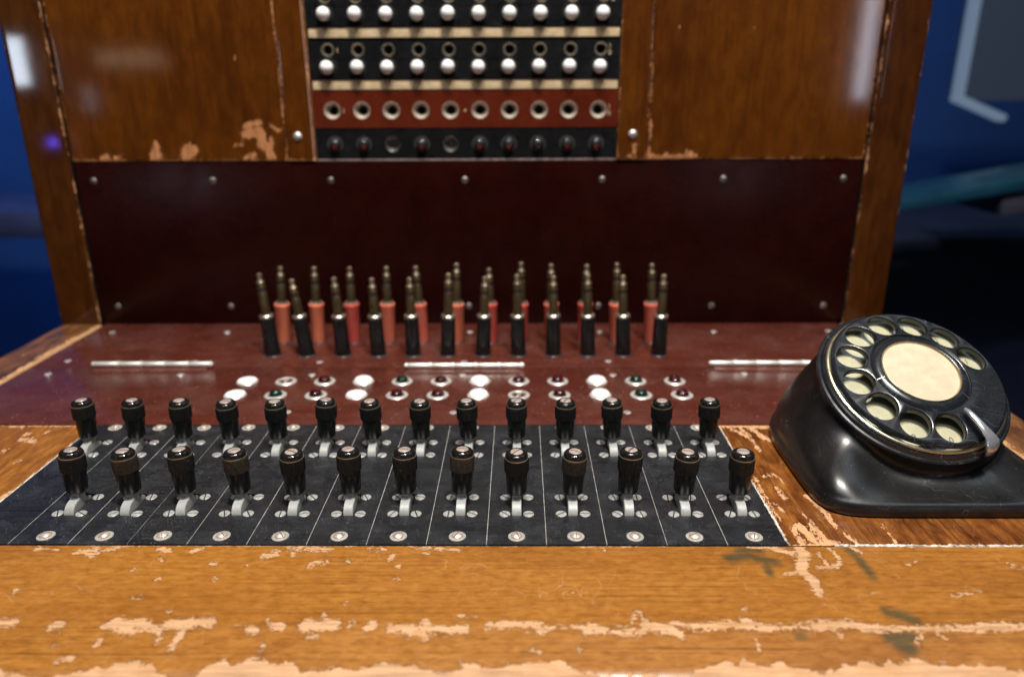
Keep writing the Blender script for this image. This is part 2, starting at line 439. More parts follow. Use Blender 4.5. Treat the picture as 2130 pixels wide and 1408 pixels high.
def key_plate_mat():
    s = NT('black_ebonite_plate')
    a = s.noise((40, 700, 1), 1.0, 4, 0.6, 0.3)
    c = s.ramp(a, [(0.35, (0.006, 0.0065, 0.008)), (0.72, (0.015, 0.017, 0.021))])
    sp = s.noise((1, 1, 1), 1700, 1, 0.5, 0, (3, 1, 0))
    c = s.mix(s.ramp(sp, [(0.70, 0.0), (0.78, 0.75)]), c, (0.5, 0.5, 0.48))
    sp2 = s.noise((1, 1, 1), 3600, 1, 0.5, 0, (8, 1, 0))
    c = s.mix(s.ramp(sp2, [(0.64, 0.0), (0.74, 0.35)]), c, (0.35, 0.36, 0.38))
    du = s.noise((1, 1, 1), 70, 4, 0.65, 0.6, (1, 7, 0))
    c = s.mix(s.ramp(du, [(0.45, 0.0), (0.8, 0.08)]), c, (0.30, 0.32, 0.35))
    r = s.ramp(s.noise((30, 500, 1), 1.0, 4, 0.6, 0, (5, 1, 0)), [(0.3, 0.26), (0.7, 0.42)])
    s.set(Base_Color=c, Roughness=r)
    s.bump(a, 0.10, 0.0002)
    return s.m


M_KEYPLATE = key_plate_mat()
M_BLACK = simple('black_bakelite', (0.008, 0.008, 0.008), 0.22, var=0.3, vsize=200, rvar=0.06, spec=0.5, dust=0.05)
M_HANDLE = simple('handle_black', (0.005, 0.005, 0.005), 0.30, var=0.3, rvar=0.06, spec=0.4)
M_BLACKGLOSS = simple('polished_black_cap', (0.010, 0.009, 0.009), 0.10, var=0.3, rvar=0.05, spec=0.65)
M_KNURL = simple('knurled_black', (0.009, 0.009, 0.008), 0.42, var=0.5, vsize=700, rvar=0.1, spec=0.3)
M_BRASSLINE = simple('brass_line', (0.45, 0.38, 0.26), 0.35, 0.8)
M_STRIPBLACK = simple('black_strip', (0.007, 0.0075, 0.0085), 0.30, var=0.3, vsize=250, dust=0.06, spec=0.4)
M_SILVER = simple('nickel_screw', (0.66, 0.65, 0.63), 0.44, 0.6, var=0.35, vsize=900, rvar=0.1)
M_COPPER = simple('warm_nickel_screw', (0.76, 0.64, 0.57), 0.36, 0.6, var=0.2, vsize=900, rvar=0.1)
M_DULL = simple('dull_screw', (0.40, 0.37, 0.34), 0.42, 0.9, var=0.3, vsize=700)
M_WASHER = simple('pale_worn_ring', (0.42, 0.40, 0.35), 0.50, 0.25, var=0.25, vsize=700)
M_SEAM = simple('pale_seam_metal', (0.44, 0.43, 0.40), 0.5, 0.2, var=0.5, vsize=260)
M_LEVER = simple('grey_lever_paint', (0.36, 0.37, 0.355), 0.48, 0.1, var=0.10, vsize=500)
M_CHROME = simple('nickel_hinge', (0.92, 0.89, 0.82), 0.42, 0.6, var=0.08, vsize=500, rvar=0.05)
M_CHROME2 = simple('bright_chrome', (0.66, 0.68, 0.74), 0.20, 0.75, var=0.06, vsize=500, rvar=0.05)
M_RING = simple('pale_lamp_ring', (0.80, 0.77, 0.72), 0.34, 0.55, var=0.12, vsize=600)
M_WHITECAP = simple('white_opal_cap', (0.90, 0.90, 0.87), 0.22, var=0.04)
M_BALL = simple('white_porcelain_ball', (0.93, 0.92, 0.91), 0.3, var=0.0, rvar=0.0)
M_IVORY = simple('aged_ivory_strip', (0.62, 0.47, 0.28), 0.50, var=0.20, vsize=160)
M_JACKMETAL = simple('old_brass_sleeve', (0.42, 0.36, 0.27), 0.38, 0.85, var=0.25, vsize=500)
M_JACKIVORY = simple('pale_jack_funnel', (0.50, 0.42, 0.34), 0.42, 0.35, var=0.2, vsize=500)
M_HOLE = simple('black_hole', (0.004, 0.004, 0.004), 0.9)
M_PLUGBRASS = simple('dark_plug_brass', (0.125, 0.088, 0.042), 0.42, 0.8, var=0.3, vsize=500)
M_PLUGTIP = simple('plug_tip_brass', (0.50, 0.41, 0.29), 0.36, 0.9, var=0.2, vsize=500)
M_PLUGRING = simple('plug_ring_nickel', (0.62, 0.59, 0.50), 0.33, 0.9, var=0.2, vsize=500)
M_INSUL = simple('black_insulation', (0.03, 0.03, 0.035), 0.3)
M_TEXT = simple('engraved_cream', (0.55, 0.45, 0.28), 0.6)
M_LABEL = simple('cream_paper_label', (0.66, 0.475, 0.32), 0.50, var=0.12, vsize=140, coat=0.6, croug=0.08)
M_ENAMEL = simple('cream_enamel', (0.48, 0.46, 0.31), 0.30, var=0.08, vsize=200, coat=0.5)
M_DIGIT = simple('faded_digit_ink', (0.06, 0.06, 0.07), 0.5)
M_GOLDRIM = simple('pale_brass_rim', (0.62, 0.57, 0.40), 0.30, 0.9, var=0.12, vsize=400)
M_FILLER = simple('cracked_pale_filler', (0.62, 0.58, 0.52), 0.8, var=0.6, vsize=420)


def jewel(name, col):
    s = NT(name)
    s.set(Base_Color=col, Roughness=0.06, Transmission_Weight=0.35, IOR=1.5, Coat_Weight=0.6, Coat_Roughness=0.04)
    return s.m


M_REDCAP = jewel('dark_red_glass_cap', (0.05, 0.002, 0.003))
M_GREENCAP = jewel('dark_green_glass_cap', (0.003, 0.026, 0.015))
M_CLEARCAP = jewel('smoky_glass_cap', (0.03, 0.035, 0.04))
M_REDGLINT = jewel('red_glint', (0.16, 0.003, 0.002))

# ------------------------------------------------------------------ the switchboard
BOARD = empty('switchboard', (-0.038, 0.38, 0))
tag(BOARD, 'old wooden telephone switchboard with black key plates, red-brown plug shelf and jack strips', 'switchboard')
BOARD_LOC = Vector((-0.038, 0.38, 0))


def part(name, me, parent=None, loc=None, rot=None):
    """a part whose mesh is built in world coordinates (loc None) or around its own origin (loc given)"""
    if parent is None:
        o = mesh_obj(name, me, BOARD, (Vector(loc) if loc else Vector((0, 0, 0))) - BOARD_LOC, rot)
    else:
        o = mesh_obj(name, me, parent, loc or (0, 0, 0), rot)
    return o


def stroke_field(co2, strokes, flat=True):
    """largest (radius - distance) over strokes, in mm; co2 (n, 2) in mm"""
    f = np.full(len(co2), -30.0)
    squash = np.array([1.0, 0.62 if flat else 1.0])
    co2 = co2 * squash
    for pts, r in strokes:
        P = np.array(pts, float) * squash
        if len(P) == 1:
            P = np.vstack([P, P])
        for a, b in zip(P[:-1], P[1:]):
            d = b - a
            L = max(1e-9, d @ d)
            t = np.clip(((co2 - a) @ d) / L, 0, 1)
            dist = np.linalg.norm(co2 - (a + t[:, None] * d), axis=1)
            f = np.maximum(f, r - dist)
    return f


def smooth_noise(x, seed, scale):
    rs = np.random.RandomState(seed)
    g = rs.rand(4096)
    u = np.asarray(x) / scale + 1000.0
    i = np.floor(u).astype(int)
    t = u - i
    t = t * t * (3 - 2 * t)
    return g[i % 4096] * (1 - t) + g[(i + 1) % 4096] * t


def grid_me(name, mat, us, vs, fn, attrs=None):
    """sheet over us x vs through fn(u, v) -> (x, y, z); attrs: {name: f(co array) -> values}"""
    U, V = np.meshgrid(us, vs, indexing='ij')
    co = np.array([fn(u, v) for u, v in zip(U.ravel(), V.ravel())])
    nu, nv = len(us), len(vs)
    idx = np.arange(nu * nv).reshape(nu, nv)
    F = np.stack([idx[:-1, :-1], idx[1:, :-1], idx[1:, 1:], idx[:-1, 1:]], -1).reshape(-1, 4)
    me = bpy.data.meshes.new(name)
    me.from_pydata(co.tolist(), [], F.tolist())
    me.materials.append(mat)
    me.polygons.foreach_set('use_smooth', [True] * len(me.polygons))
    for k, f in (attrs or {}).items():
        a = me.attributes.new(k, 'FLOAT', 'POINT')
        a.data.foreach_set('value', np.ascontiguousarray(f(co), dtype=np.float32))
    return me


# ---- front rail: flat top, a slightly sloping lip, a rounded nose
def rail_section(v):
    """v: millimetres from the back edge toward the operator, along the surface"""
    if v < 0.6:
        return 0.2633 - 0.0006 * (v / 0.6), -0.0006 + 0.0006 * math.sin(v / 0.6 * math.pi / 2)
    if v < 48.0:
        return 0.2627 - (v - 0.6) / 1000, 0.0
    if v < 66.0:
        w = v - 48.0
        return 0.2153 - w / 1000 * 0.99, -0.14 * w / 1000
    w = v - 66.0
    y0, z0 = 0.2153 - 0.01782, -0.00252
    rad = 7.0
    a0 = 0.14
    if w < rad * (math.pi / 2 - a0):
        a = a0 + w / rad
        return y0 - rad / 1000 * (math.sin(a) - math.sin(a0)), z0 - rad / 1000 * (math.cos(a0) - math.cos(a))
    w -= rad * (math.pi / 2 - a0)
    return y0 - rad / 1000 * (1 - math.sin(a0)), z0 - rad / 1000 * math.cos(a0) - w / 1000


vs = np.concatenate([[0, 0.3, 0.6], np.arange(1.2, 80, 1.0), np.arange(81, 140, 4.0)])
us = np.arange(-367.0, 286.1, 1.3)


def rail_wear(co):
    x, y = co[:, 0] * 1000, co[:, 1] * 1000
    z = co[:, 2] * 1000
    f = stroke_field(np.stack([x, y], 1), RAIL)
    yy = y + 0 * x
    # back edge, rubbed thin
    amp = 0.2 + 1.1 * smooth_noise(x, 3, 9.0) * (smooth_noise(x, 5, 40) > 0.35)
    f = np.maximum(f, amp * 0.9 - (263.3 - yy))
    # nose edge, rubbed broad
    lip = 198.6 + 4.2 * (smooth_noise(x, 8, 14.0) - 0.45) + 3.0 * (smooth_noise(x, 9, 3.0) - 0.5) - 5.0 * np.clip((smooth_noise(x, 14, 22.0) - 0.72) * 6, 0, 1)
    f = np.maximum(f, np.clip(lip - yy, -20, 4))
    low = (z < -9)
    f = np.where(low, np.minimum(f, 1.0 - (-9 - z) * 0.4), f)
    # fine rubbing along the break of slope
    f = np.maximum(f, 0.25 + 0.5 * smooth_noise(x, 11, 25.0) - np.abs(yy - 215.3) * 1.4 - (smooth_noise(x, 12, 7) > 0.45) * 1.2)
    return f


def rail_green(co):
    return stroke_field(co[:, :2] * 1000, [(p, r * 1.35) for p, r in GREEN])


me = grid_me('front_rail', M_RAIL, us / 1000, vs, lambda u, v: (u, *rail_section(v)), {'wear': rail_wear, 'green': rail_green})
rail = part('front_rail', me)
# rail underside and ends close it as a solid
bm = bmesh.new()
add_box(bm, -0.3668, 0.2858, 0.194, 0.262, -0.070, -0.0125)
part('rail_core', finish(bm, 'rail_core', M_EDGE))

# ---- deck board left and right of the key plates
KX0, KX1 = -0.2387, 0.1113
KY0, KY1 = 0.2637, 0.3782


def board_me(name, mat, x0, x1, y0, y1, strokes, extra=None):
    us = np.arange(x0, x1 + 1e-6, 0.0012)
    vs_ = np.arange(y0, y1 + 1e-6, 0.0012)
    us[-1] = x1
    vs_[-1] = y1

    def wear(co):
        f = stroke_field(co[:, :2] * 1000, strokes)
        return np.maximum(f, extra(co)) if extra is not None else f
    return grid_me(name, mat, us, vs_, lambda u, v: (u, v, -0.0002), {'wear': wear})


def extra_r(co):
    x, y = co[:, 0] * 1000, co[:, 1] * 1000
    a = 0.3 + 0.8 * smooth_noise(y, 21, 9) - (x - 111.3)
    b = 0.2 + 1.6 * smooth_noise(x, 22, 6) - (378.2 - y)
    c = 0.2 + 0.8 * smooth_noise(x, 23, 5) - (y - 263.7)
    return np.maximum(np.maximum(a, b), c)


def extra_l(co):
    x, y = co[:, 0] * 1000, co[:, 1] * 1000
    a = 0.3 + 0.9 * smooth_noise(y, 31, 7) - (-239 - x)
    b = 0.2 + 1.0 * smooth_noise(x, 32, 8) - (378.2 - y)
    return np.maximum(a, b)


part('deck_board', board_me('deck_board', M_BOARD, KX1 + 0.0004, 0.2528, KY0, KY1, BOARD_R, extra_r))
part('deck_board', board_me('deck_board', M_BOARD_L, -0.3330, KX0 - 0.0004, KY0, KY1, BOARD_L, extra_l))
bm = bmesh.new()
add_box(bm, -0.3330, KX0 - 0.0010, KY0 + 0.0002, KY1, -0.018, -0.0012)
add_box(bm, KX1 + 0.0010, 0.2528, KY0 + 0.0002, KY1, -0.018, -0.0012)
add_box(bm, KX0 - 0.0008, KX1 + 0.0008, KY0 + 0.0002, KY1, -0.018, -0.0060)
part('deck_frame', finish(bm, 'deck_frame', M_DARKGAP))

# ---- outer side strips of the desk, with a dark groove beside them
for x0, x1, mt in ((-0.3665, -0.3347, M_STRIP), (0.2545, 0.2850, M_STRIP)):
    n = int(round((x1 - x0) / 0.002))
    us_ = np.concatenate([[x0, x0, x0 + 0.0008], np.linspace(x0 + 0.002, x1 - 0.002, n), [x1 - 0.0008, x1, x1]])
    zs = np.concatenate([[-0.07, -0.001, 0.0003], np.full(n, 0.0006), [0.0003, -0.001, -0.02]])
    vv = np.arange(0.2637, 0.5655, 0.003)
    nu, nv = len(us_), len(vv)
    co = [(us_[i], vv[j], zs[i]) for i in range(nu) for j in range(nv)]
    F = [(i * nv + j, (i + 1) * nv + j, (i + 1) * nv + j + 1, i * nv + j + 1) for i in range(nu - 1) for j in range(nv - 1)]
    me = bpy.data.meshes.new('side_strip')
    me.from_pydata(co, [], F)
    me.materials.append(mt)
    me.polygons.foreach_set('use_smooth', [True] * len(me.polygons))
    ca = np.array(co)
    inner = x1 if x0 < 0 else x0
    a = me.attributes.new('wear', 'FLOAT', 'POINT')
    w_ = np.maximum(1.2 + 2.0 * smooth_noise(ca[:, 1] * 1000, 41, 12) - np.abs(ca[:, 0] - inner) * 1000 * 0.55, -6)
    a.data.foreach_set('value', w_.astype(np.float32))
    part('side_strip', me)
part('groove_bed', box_me('groove_bed', M_DARKGAP, -0.3347, 0.2545, 0.3784, 0.566, -0.020, -0.0062))

# ---- key plates: black, two slots each (the left-end one has a single slot)
SLOTS = ((0.2858, 0.3040), (0.3415, 0.3597))
SW = 0.0027


def key_plate_me(slots):
    bm = bmesh.new()
    xs = [-0.01235, -SW, SW, 0.01235]
    ys = [KY0 + 0.0003]
    for a, b in slots:
        ys += [a, b]
    ys += [KY1 - 0.0002]
    z = 0.0
    c = 0.00022
    # top with holes
    grid = {}

    def V(i, j):
        if (i, j) not in grid:
            grid[(i, j)] = bm.verts.new((xs[i], ys[j] - 0.32, z))
        return grid[(i, j)]
    for i in range(3):
        for j in range(len(ys) - 1):
            if i == 1 and j % 2 == 1:
                continue
            bm.faces.new((V(i, j), V(i + 1, j), V(i + 1, j + 1), V(i, j + 1)))
    be = [e for e in bm.edges if len(e.link_faces) == 1]
    r = bmesh.ops.extrude_edge_only(bm, edges=be)
    nv_ = [g for g in r['geom'] if isinstance(g, bmesh.types.BMVert)]
    for v in nv_:
        v.co.z = -c
        cx = 0.0
        # chamfer: outer edge outward, slots inward
        if abs(abs(v.co.x) - 0.01235) < 1e-6:
            v.co.x += math.copysign(c * 0.2, v.co.x)
        elif abs(abs(v.co.x) - SW) < 1e-6 and any(abs(v.co.y + 0.32 - y) < 1e-6 for s in slots for y in s):
            v.co.x -= math.copysign(c, v.co.x)
    r = bmesh.ops.extrude_edge_only(bm, edges=[e for e in bm.edges if len(e.link_faces) == 1])
    for v in [g for g in r['geom'] if isinstance(g, bmesh.types.BMVert)]:
        v.co.z = -0.0022
    return finish(bm, 'key_plate', M_KEYPLATE, 25)


plate_two = key_plate_me(SLOTS)
plate_one = key_plate_me(SLOTS[1:])
# pale metal bed seen as a hairline in the seams
for i in range(15):
    x = KX0 + 0.025 * i
    part('seam_strip', box_me('seam_strip', M_SEAM, x - 0.00012, x + 0.00012, KY0 + 0.0004, KY1 - 0.0004, -0.004, -0.00006))


def slotted_disc(name, mat, r, h, dome=0.0, slot_w=0.0007, slot_d=0.0005, n=20, base=0.0):
    """screw head built of two halves round a real slot along local x; base at z=base"""
    bm = bmesh.new()
    hw = slot_w / 2

    def ztop(x, y):
        q = min(1.0, (x * x + y * y) / (r * r))
        return base + h + dome * (1 - q)
    for sgn in (1, -1):
        a0 = math.asin(hw / r)
        pts = [(r * math.cos(a), sgn * r * math.sin(a)) for a in np.linspace(a0, math.pi - a0, n // 2 + 1)]
        rings = []
        for k, f in enumerate((1.0, 0.93, 0.6, 0.3)):
            ring = []
            for (x, y) in pts:
                X, Y = x * f, sgn * max(hw, abs(y) * f)
                Z = ztop(X, Y) - (0.0002 if k == 0 else 0)
                ring.append(bm.verts.new((X, Y, Z)))
            rings.append(ring)
        low = [bm.verts.new((x, y, base - 0.0004)) for x, y in pts]
        seq = [low] + rings
        for A, B in zip(seq[:-1], seq[1:]):
            for i in range(len(A) - 1):
                bm.faces.new((A[i], A[i + 1], B[i + 1], B[i]))
        bm.faces.new(rings[-1])
        # slot wall
        for A, B in zip(rings[:-1], rings[1:]):
            pass
        w0 = [rg[0] for rg in rings] + [rg[-1] for rg in rings[::-1]]
        wl = [bm.verts.new((v.co.x, v.co.y, base + h - slot_d)) for v in w0]
        for i in range(len(w0) - 1):
            bm.faces.new((w0[i], w0[i + 1], wl[i + 1], wl[i]))
    zf = base + h - slot_d
    bm.faces.new([bm.verts.new(p) for p in ((-r * .99, -hw, zf), (r * .99, -hw, zf), (r * .99, hw, zf), (-r * .99, hw, zf))])
    bmesh.ops.remove_doubles(bm, verts=bm.verts, dist=1e-6)
    return finish(bm, name, mat, 30)


me_flat = [slotted_disc('mounting_screw', m, 0.00245, 0.00012, 0.00012, 0.00055, 0.0004) for m in (M_SILVER, M_SILVER, M_SILVER)]
me_dome = slotted_disc('plate_screw', M_COPPER, 0.0024, 0.0005, 0.0010, 0.0006, 0.0006, 24, 0.0002)
me_washer = lathe_me('screw_washer', M_WASHER, [(0.0, 0.00018), (0.0028, 0.00018), (0.0036, 0.00010), (0.0037, -0.0003)], 28)
me_capscrew = slotted_disc('top_screw', M_COPPER, 0.0028, 0.00025, 0.00025, 0.0006, 0.0005, 24, 0.0)

# lever: a curved tongue (sector of a wheel) with a stem that runs up into the knob


def lever_me():
    bm = bmesh.new()
    prof = []
    # front curve, from plate front of slot up to the neck (y forward is negative)
    for t in np.linspace(0, 1, 9):
        a = t * math.pi / 2
        prof.append((-0.0093 + 0.0060 * (1 - math.cos(a)), -0.0012 + 0.0052 * math.sin(a)))
    prof += [(-0.0026, 0.0048), (-0.0022, 0.0090), (0.0018, 0.0090), (0.0020, 0.0044)]
    for t in np.linspace(1, 0, 7):
        a = t * math.pi / 2
        prof.append((0.0070 - 0.0045 * (1 - math.cos(a)), -0.0012 + 0.0034 * math.sin(a)))
    w = 0.00215
    A = [bm.verts.new((-w, y, z)) for y, z in prof]
    B = [bm.verts.new((w, y, z)) for y, z in prof]
    bm.faces.new(A)
    bm.faces.new(B[::-1])
    n = len(prof)
    for i in range(n):
        j = (i + 1) % n
        bm.faces.new((A[i], B[i], B[j], A[j]))
    bmesh.ops.recalc_face_normals(bm, faces=bm.faces)
    bmesh.ops.bevel(bm, geom=[e for e in bm.edges if abs(e.verts[0].co.x - e.verts[1].co.x) < 1e-7], offset=0.0003, segments=1, affect='EDGES')
    return finish(bm, 'key_lever', M_LEVER, 35)


me_lever = lever_me()
me_handle = lathe_me('handle', M_HANDLE, [(0.0, 0.0066), (0.0030, 0.0066), (0.0040, 0.0068), (0.0045, 0.0075), (0.0050, 0.0178), (0.0, 0.0178)], 32)
NK = 50
me_knurl = lathe_me('knurled_ring', M_KNURL, [(0.0046, 0.0172), (0.0052, 0.0175), (0.0053, 0.0182), (0.0053, 0.0238), (0.0051, 0.0242), (0.0046, 0.0243)], NK * 2,
                    angle=20, rfun=lambda i, r, z: r + (0.00018 if i % 2 and r > 0.005 else 0.0))
knurl_meshes = [me_knurl]
for nm_, cl_ in (('knurled_dusty', (0.028, 0.023, 0.016)), ('knurled_clean', (0.007, 0.007, 0.007))):
    mm = me_knurl.copy()
    mm.materials[0] = simple(nm_, cl_, 0.45, var=0.6, vsize=900, rvar=0.12, spec=0.3, dust=0.3)
    knurl_meshes.append(mm)
me_line = lathe_me('bright_line', M_BRASSLINE, [(0.0048, 0.0242), (0.00522, 0.0243), (0.00522, 0.0245), (0.0048, 0.0246)], 32)
me_cap = lathe_me('knob_cap', M_BLACKGLOSS, [(0.00495, 0.0244), (0.0051, 0.0249), (0.0050, 0.0258), (0.0045, 0.0266), (0.0036, 0.0271), (0.0029, 0.0272), (0.0028, 0.0268), (0.0, 0.0268)], 36)

rk = random.Random(11)


def toggle(x, y):
    lean = rk.uniform(-2.4, 2.4)
    o = part('key_lever', me_lever, None, (x, y, 0), (R_(rk.uniform(-3.5, 2.5)), R_(lean), 0))
    part('handle', me_handle, o)
    part('knurled_ring', rk.choice([knurl_meshes[0], knurl_meshes[0], knurl_meshes[1], knurl_meshes[2], knurl_meshes[2]]), o, None, (0, 0, rk.uniform(0, 6)))
    part('bright_line', me_line, o)
    part('knob_cap', me_cap, o)
    part('top_screw', me_capscrew, o, (0, 0, 0.0269), (0, 0, rk.uniform(-0.5, 1.2)))
    return o


for k in range(14):
    xc = KX0 + 0.025 * (k + 0.5)
    one = (k == 0)
    p = part('key_plate', plate_one if one else plate_two, None, (xc + rk.uniform(-0.00005, 0.00005), 0.32, rk.uniform(-0.00010, 0.00010)))
    rows = ((0.2872, 0.3013), (0.3429, 0.3571))
    for ri, (ya, yb) in enumerate(rows):
        if one and ri == 0:
            continue
        for yy in (ya, yb):
            for sx in (-0.0053, 0.0053):
                part('mounting_screw', me_flat[0], p, (sx + rk.uniform(-.0001, .0001), yy - 0.32, 0.0001), (0, 0, rk.uniform(0, 3.1)))
        toggle(xc, (0.2955, 0.3510)[ri])
    for yy in ((0.2698, 0.3752) if not one else (0.2698, 0.3752)):
        if one and yy < 0.3:
            continue
        part('screw_washer', me_washer, p, (0.0, yy - 0.32, 0.0))
        part('plate_screw', me_dome, p, (rk.uniform(-.0001, .0001), yy - 0.32, 0.0), (0, 0, rk.uniform(0, 3.1)))

# pale cracked filler along the right end of the plates and the rail joint


def filler(name, pts, w0, w1, seed, z=0.0004):
    rs = random.Random(seed)
    bm = bmesh.new()
    prev = None
    n = 60
    (xa, ya), (xb, yb) = pts
    dx, dy = xb - xa, yb - ya
    L = math.hypot(dx, dy)
    nx, ny = -dy / L, dx / L
    for i in range(n + 1):
        t = i / n
        w = (w0 + (w1 - w0) * t) * rs.uniform(0.45, 1.15)
        jx = rs.uniform(-0.0001, 0.0001)
        row = [bm.verts.new((xa + dx * t + nx * (s * w + jx), ya + dy * t + ny * (s * w + jx), zz)) for s, zz in
               ((-0.5 * rs.uniform(.5, 1.3), -0.0006), (-0.35, z * rs.uniform(-0.6, 1)), (0.2, z * rs.uniform(-0.3, 1.3)), (0.5 * rs.uniform(.5, 1.4), -0.0006))]
        if prev:
            for a in range(3):
                bm.faces.new((prev[a], row[a], row[a + 1], prev[a + 1]))
        prev = row
    return finish(bm, name, M_FILLER, 60)


part('filler_strip', filler('filler_strip', ((KX1 + 0.0001, KY0 + 0.0006), (KX1 + 0.0001, KY1 - 0.001)), 0.0017, 0.0013, 3))
part('filler_strip', filler('filler_strip', ((0.1300, 0.2637), (0.1640, 0.2637)), 0.0014, 0.0022, 5))
part('filler_strip', filler('filler_strip', ((0.1640, 0.2636), (0.2300, 0.2636)), 0.0010, 0.0003, 6))
part('filler_strip', filler('filler_strip', ((KX0 - 0.0003, KY0 + 0.001), (KX0 - 0.0003, KY1 - 0.001)), 0.0008, 0.0004, 8, 0.0002))

# ---- red-brown shelf, two boards hinged together
SX0, SX1 = -0.3325, 0.2530
me = box_me('front_shelf_board', M_SHELF, SX0, SX1, 0.3786, 0.4676, -0.006, 0.0004, 0.0005)
front_shelf = part('shelf_board', me)
me = box_me('rear_shelf_board', M_SHELF, SX0, SX1, 0.4682, 0.5664, -0.006, 0.0004, 0.0005)
rear_shelf = part('shelf_board', me)
SZ = 0.0004
me_shelfscrew = slotted_disc('shelf_screw', M_SILVER, 0.0023, 0.0002, 0.0003, 0.0005, 0.0004, 16)
me_dullscrew = slotted_disc('board_screw', M_DULL, 0.0026, 0.0004, 0.0008, 0.0006, 0.0006, 18)
for (x, y) in ((-0.3162, 0.5445), (-0.2265, 0.5445), (-0.1365, 0.5445), (-0.038, 0.5445), (0.0623, 0.5445), (0.15, 0.5445), (0.2387, 0.5460),
               (-0.314, 0.4810), (-0.2245, 0.4790), (-0.1375, 0.4780), (-0.038, 0.4785), (0.0613, 0.4795), (0.1490, 0.4800), (0.2390, 0.4800)):
    part('shelf_screw', me_shelfscrew, rear_shelf, (x, y, SZ), (0, 0, rk.uniform(0, 3)))
for (x, y) in ((-0.313, 0.4562), (-0.2239, 0.4545), (-0.1366, 0.4543), (-0.0372, 0.4538), (0.0615, 0.4536), (0.1481, 0.4560), (0.2395, 0.4560),
               (-0.313, 0.3950), (-0.2250, 0.3950), (-0.1354, 0.3954), (-0.0384, 0.3946), (0.0628, 0.3946), (0.2390, 0.3950)):
    part('shelf_screw', me_shelfscrew, front_shelf, (x, y, SZ), (0, 0, rk.uniform(0, 3)))

# hinges: a pin between knuckles, ball ends, thin leaf


def hinge(x0, x1, y):
    leaf = part('hinge', box_me('hinge', M_SHELF, x0 + 0.001, x1 - 0.001, y - 0.011, y + 0.009, 0.0002, 0.0007, 0.0002))
    n = 5
    ln = (x1 - x0) / n
    fr = Matrix.Translation((x0, y, 0.0024)) @ Matrix.Rotation(math.pi / 2, 4, 'Y')
    r = 0.00175
    for i in range(n):
        a, b = i * ln + 0.0003, (i + 1) * ln - 0.0003
        part('knuckle', lathe_me('knuckle', M_CHROME, [(0, a), (r * .85, a), (r, a + .0004), (r, b - .0004), (r * .85, b), (0, b)], 20, fr), leaf)
        part('knuckle_ring', lathe_me('knuckle_ring', M_CHROME, [(r * .8, b - .0003), (r * 1.28, b + .0000), (r * 1.28, b + .0009), (r * .8, b + .0012)], 20, fr), leaf)
    for s, e in ((0, -1), (x1 - x0, 1)):
        part('hinge_pin', lathe_me('hinge_pin', M_CHROME, [(0, s + e * .0022), (.0012, s + e * .0018), (.00175, s + e * .0010), (.0017, s - e * .0001), (0, s - e * .0001)], 18, fr), leaf)


hinge(-0.2884, -0.2096, 0.4692)
hinge(-0.0753, 0.0016, 0.4662)
hinge(0.1299, 0.2068, 0.4702)

# ---- indicator lamps, two rows of twelve
back = 'W E R W G R W R R W G R'.split()
front = 'W G R W R R W E R W G R'.split()
me_ring = lathe_me('indicator_lamp', M_RING, [(0.0044, -0.002), (0.0044, 0.0006), (0.0047, 0.0009), (0.0064, 0.0007), (0.0068, 0.0003), (0.0068, -0.0005)], 36)
dome_p = [(0.0040, -0.001), (0.0040, 0.0012)] + [(0.0039 * math.cos(a), 0.0014 + 0.0026 * math.sin(a)) for a in np.linspace(0.1, math.pi / 2 - 0.02, 8)] + [(0, 0.0040)]
me_domes = {c: lathe_me('lamp_cap', m, dome_p, 28) for c, m in (('R', M_REDCAP), ('G', M_GREENCAP))}
wd_p = [(0.0060, 0.0002), (0.0060, 0.0010)] + [(0.0058 * math.cos(a), 0.0012 + 0.0026 * math.sin(a)) for a in np.linspace(0.05, math.pi / 2 - 0.02, 8)] + [(0, 0.0038)]
me_domes['W'] = lathe_me('lamp_cap', M_WHITECAP, wd_p, 32)
flat_p = [(0.0060, 0.0002), (0.0060, 0.0012), (0.0057, 0.0015), (0, 0.0017)]
me_flatcap = lathe_me('lamp_cap', M_WHITECAP, flat_p, 32)
me_sock = lathe_me('empty_socket', M_JACKMETAL, [(0.0044, 0.0006), (0.0036, 0.0003), (0.0034, -0.002), (0.0, -0.002)], 24)
bmx = bmesh.new()
add_box(bmx, -0.0036, 0.0036, -0.0006, 0.0006, -0.001, 0.0006, 0.0002, 1)
lathe(bmx, [(0.0, 0.0026), (0.0009, 0.0024), (0.0012, 0.0010), (0.0012, 0.0)], 12)
me_contact = finish(bmx, 'socket_contact', M_SILVER)
for row, yy, x0, x1 in ((back, 0.4424, -0.1752, 0.0997), (front, 0.4199, -0.1750, 0.0997)):
    for i, c in enumerate(row):
        x = x0 + (x1 - x0) * i / 11
        o = part('indicator_lamp', me_ring, None, (x, yy, SZ), (0, 0, 0))
        o['label'] = {'W': 'pale ring with white opal cap', 'R': 'pale ring with dark red glass cap', 'G': 'pale ring with dark green glass cap',
                      'E': 'pale ring of an empty lamp socket'}[c]
        if c == 'E':
            part('empty_socket', me_sock, o)
            part('socket_contact', me_contact, o, None, (0, 0, rk.uniform(0.9, 1.7)))
        else:
            flat = (c == 'W' and (i == 0 or (row is front and i == 3)))
            part('lamp_cap', me_flatcap if flat else me_domes[c], o, (rk.uniform(-.0002, .0002), rk.uniform(-.0002, .0002), 0))

# ------------------------------------------------------------------ the upright back of the switchboard
YW = 0.567
RX = Matrix.Rotation(math.pi / 2, 4, 'X')


def up_frame(x, y, z):
    return Matrix.Translation((x, y, z)) @ RX


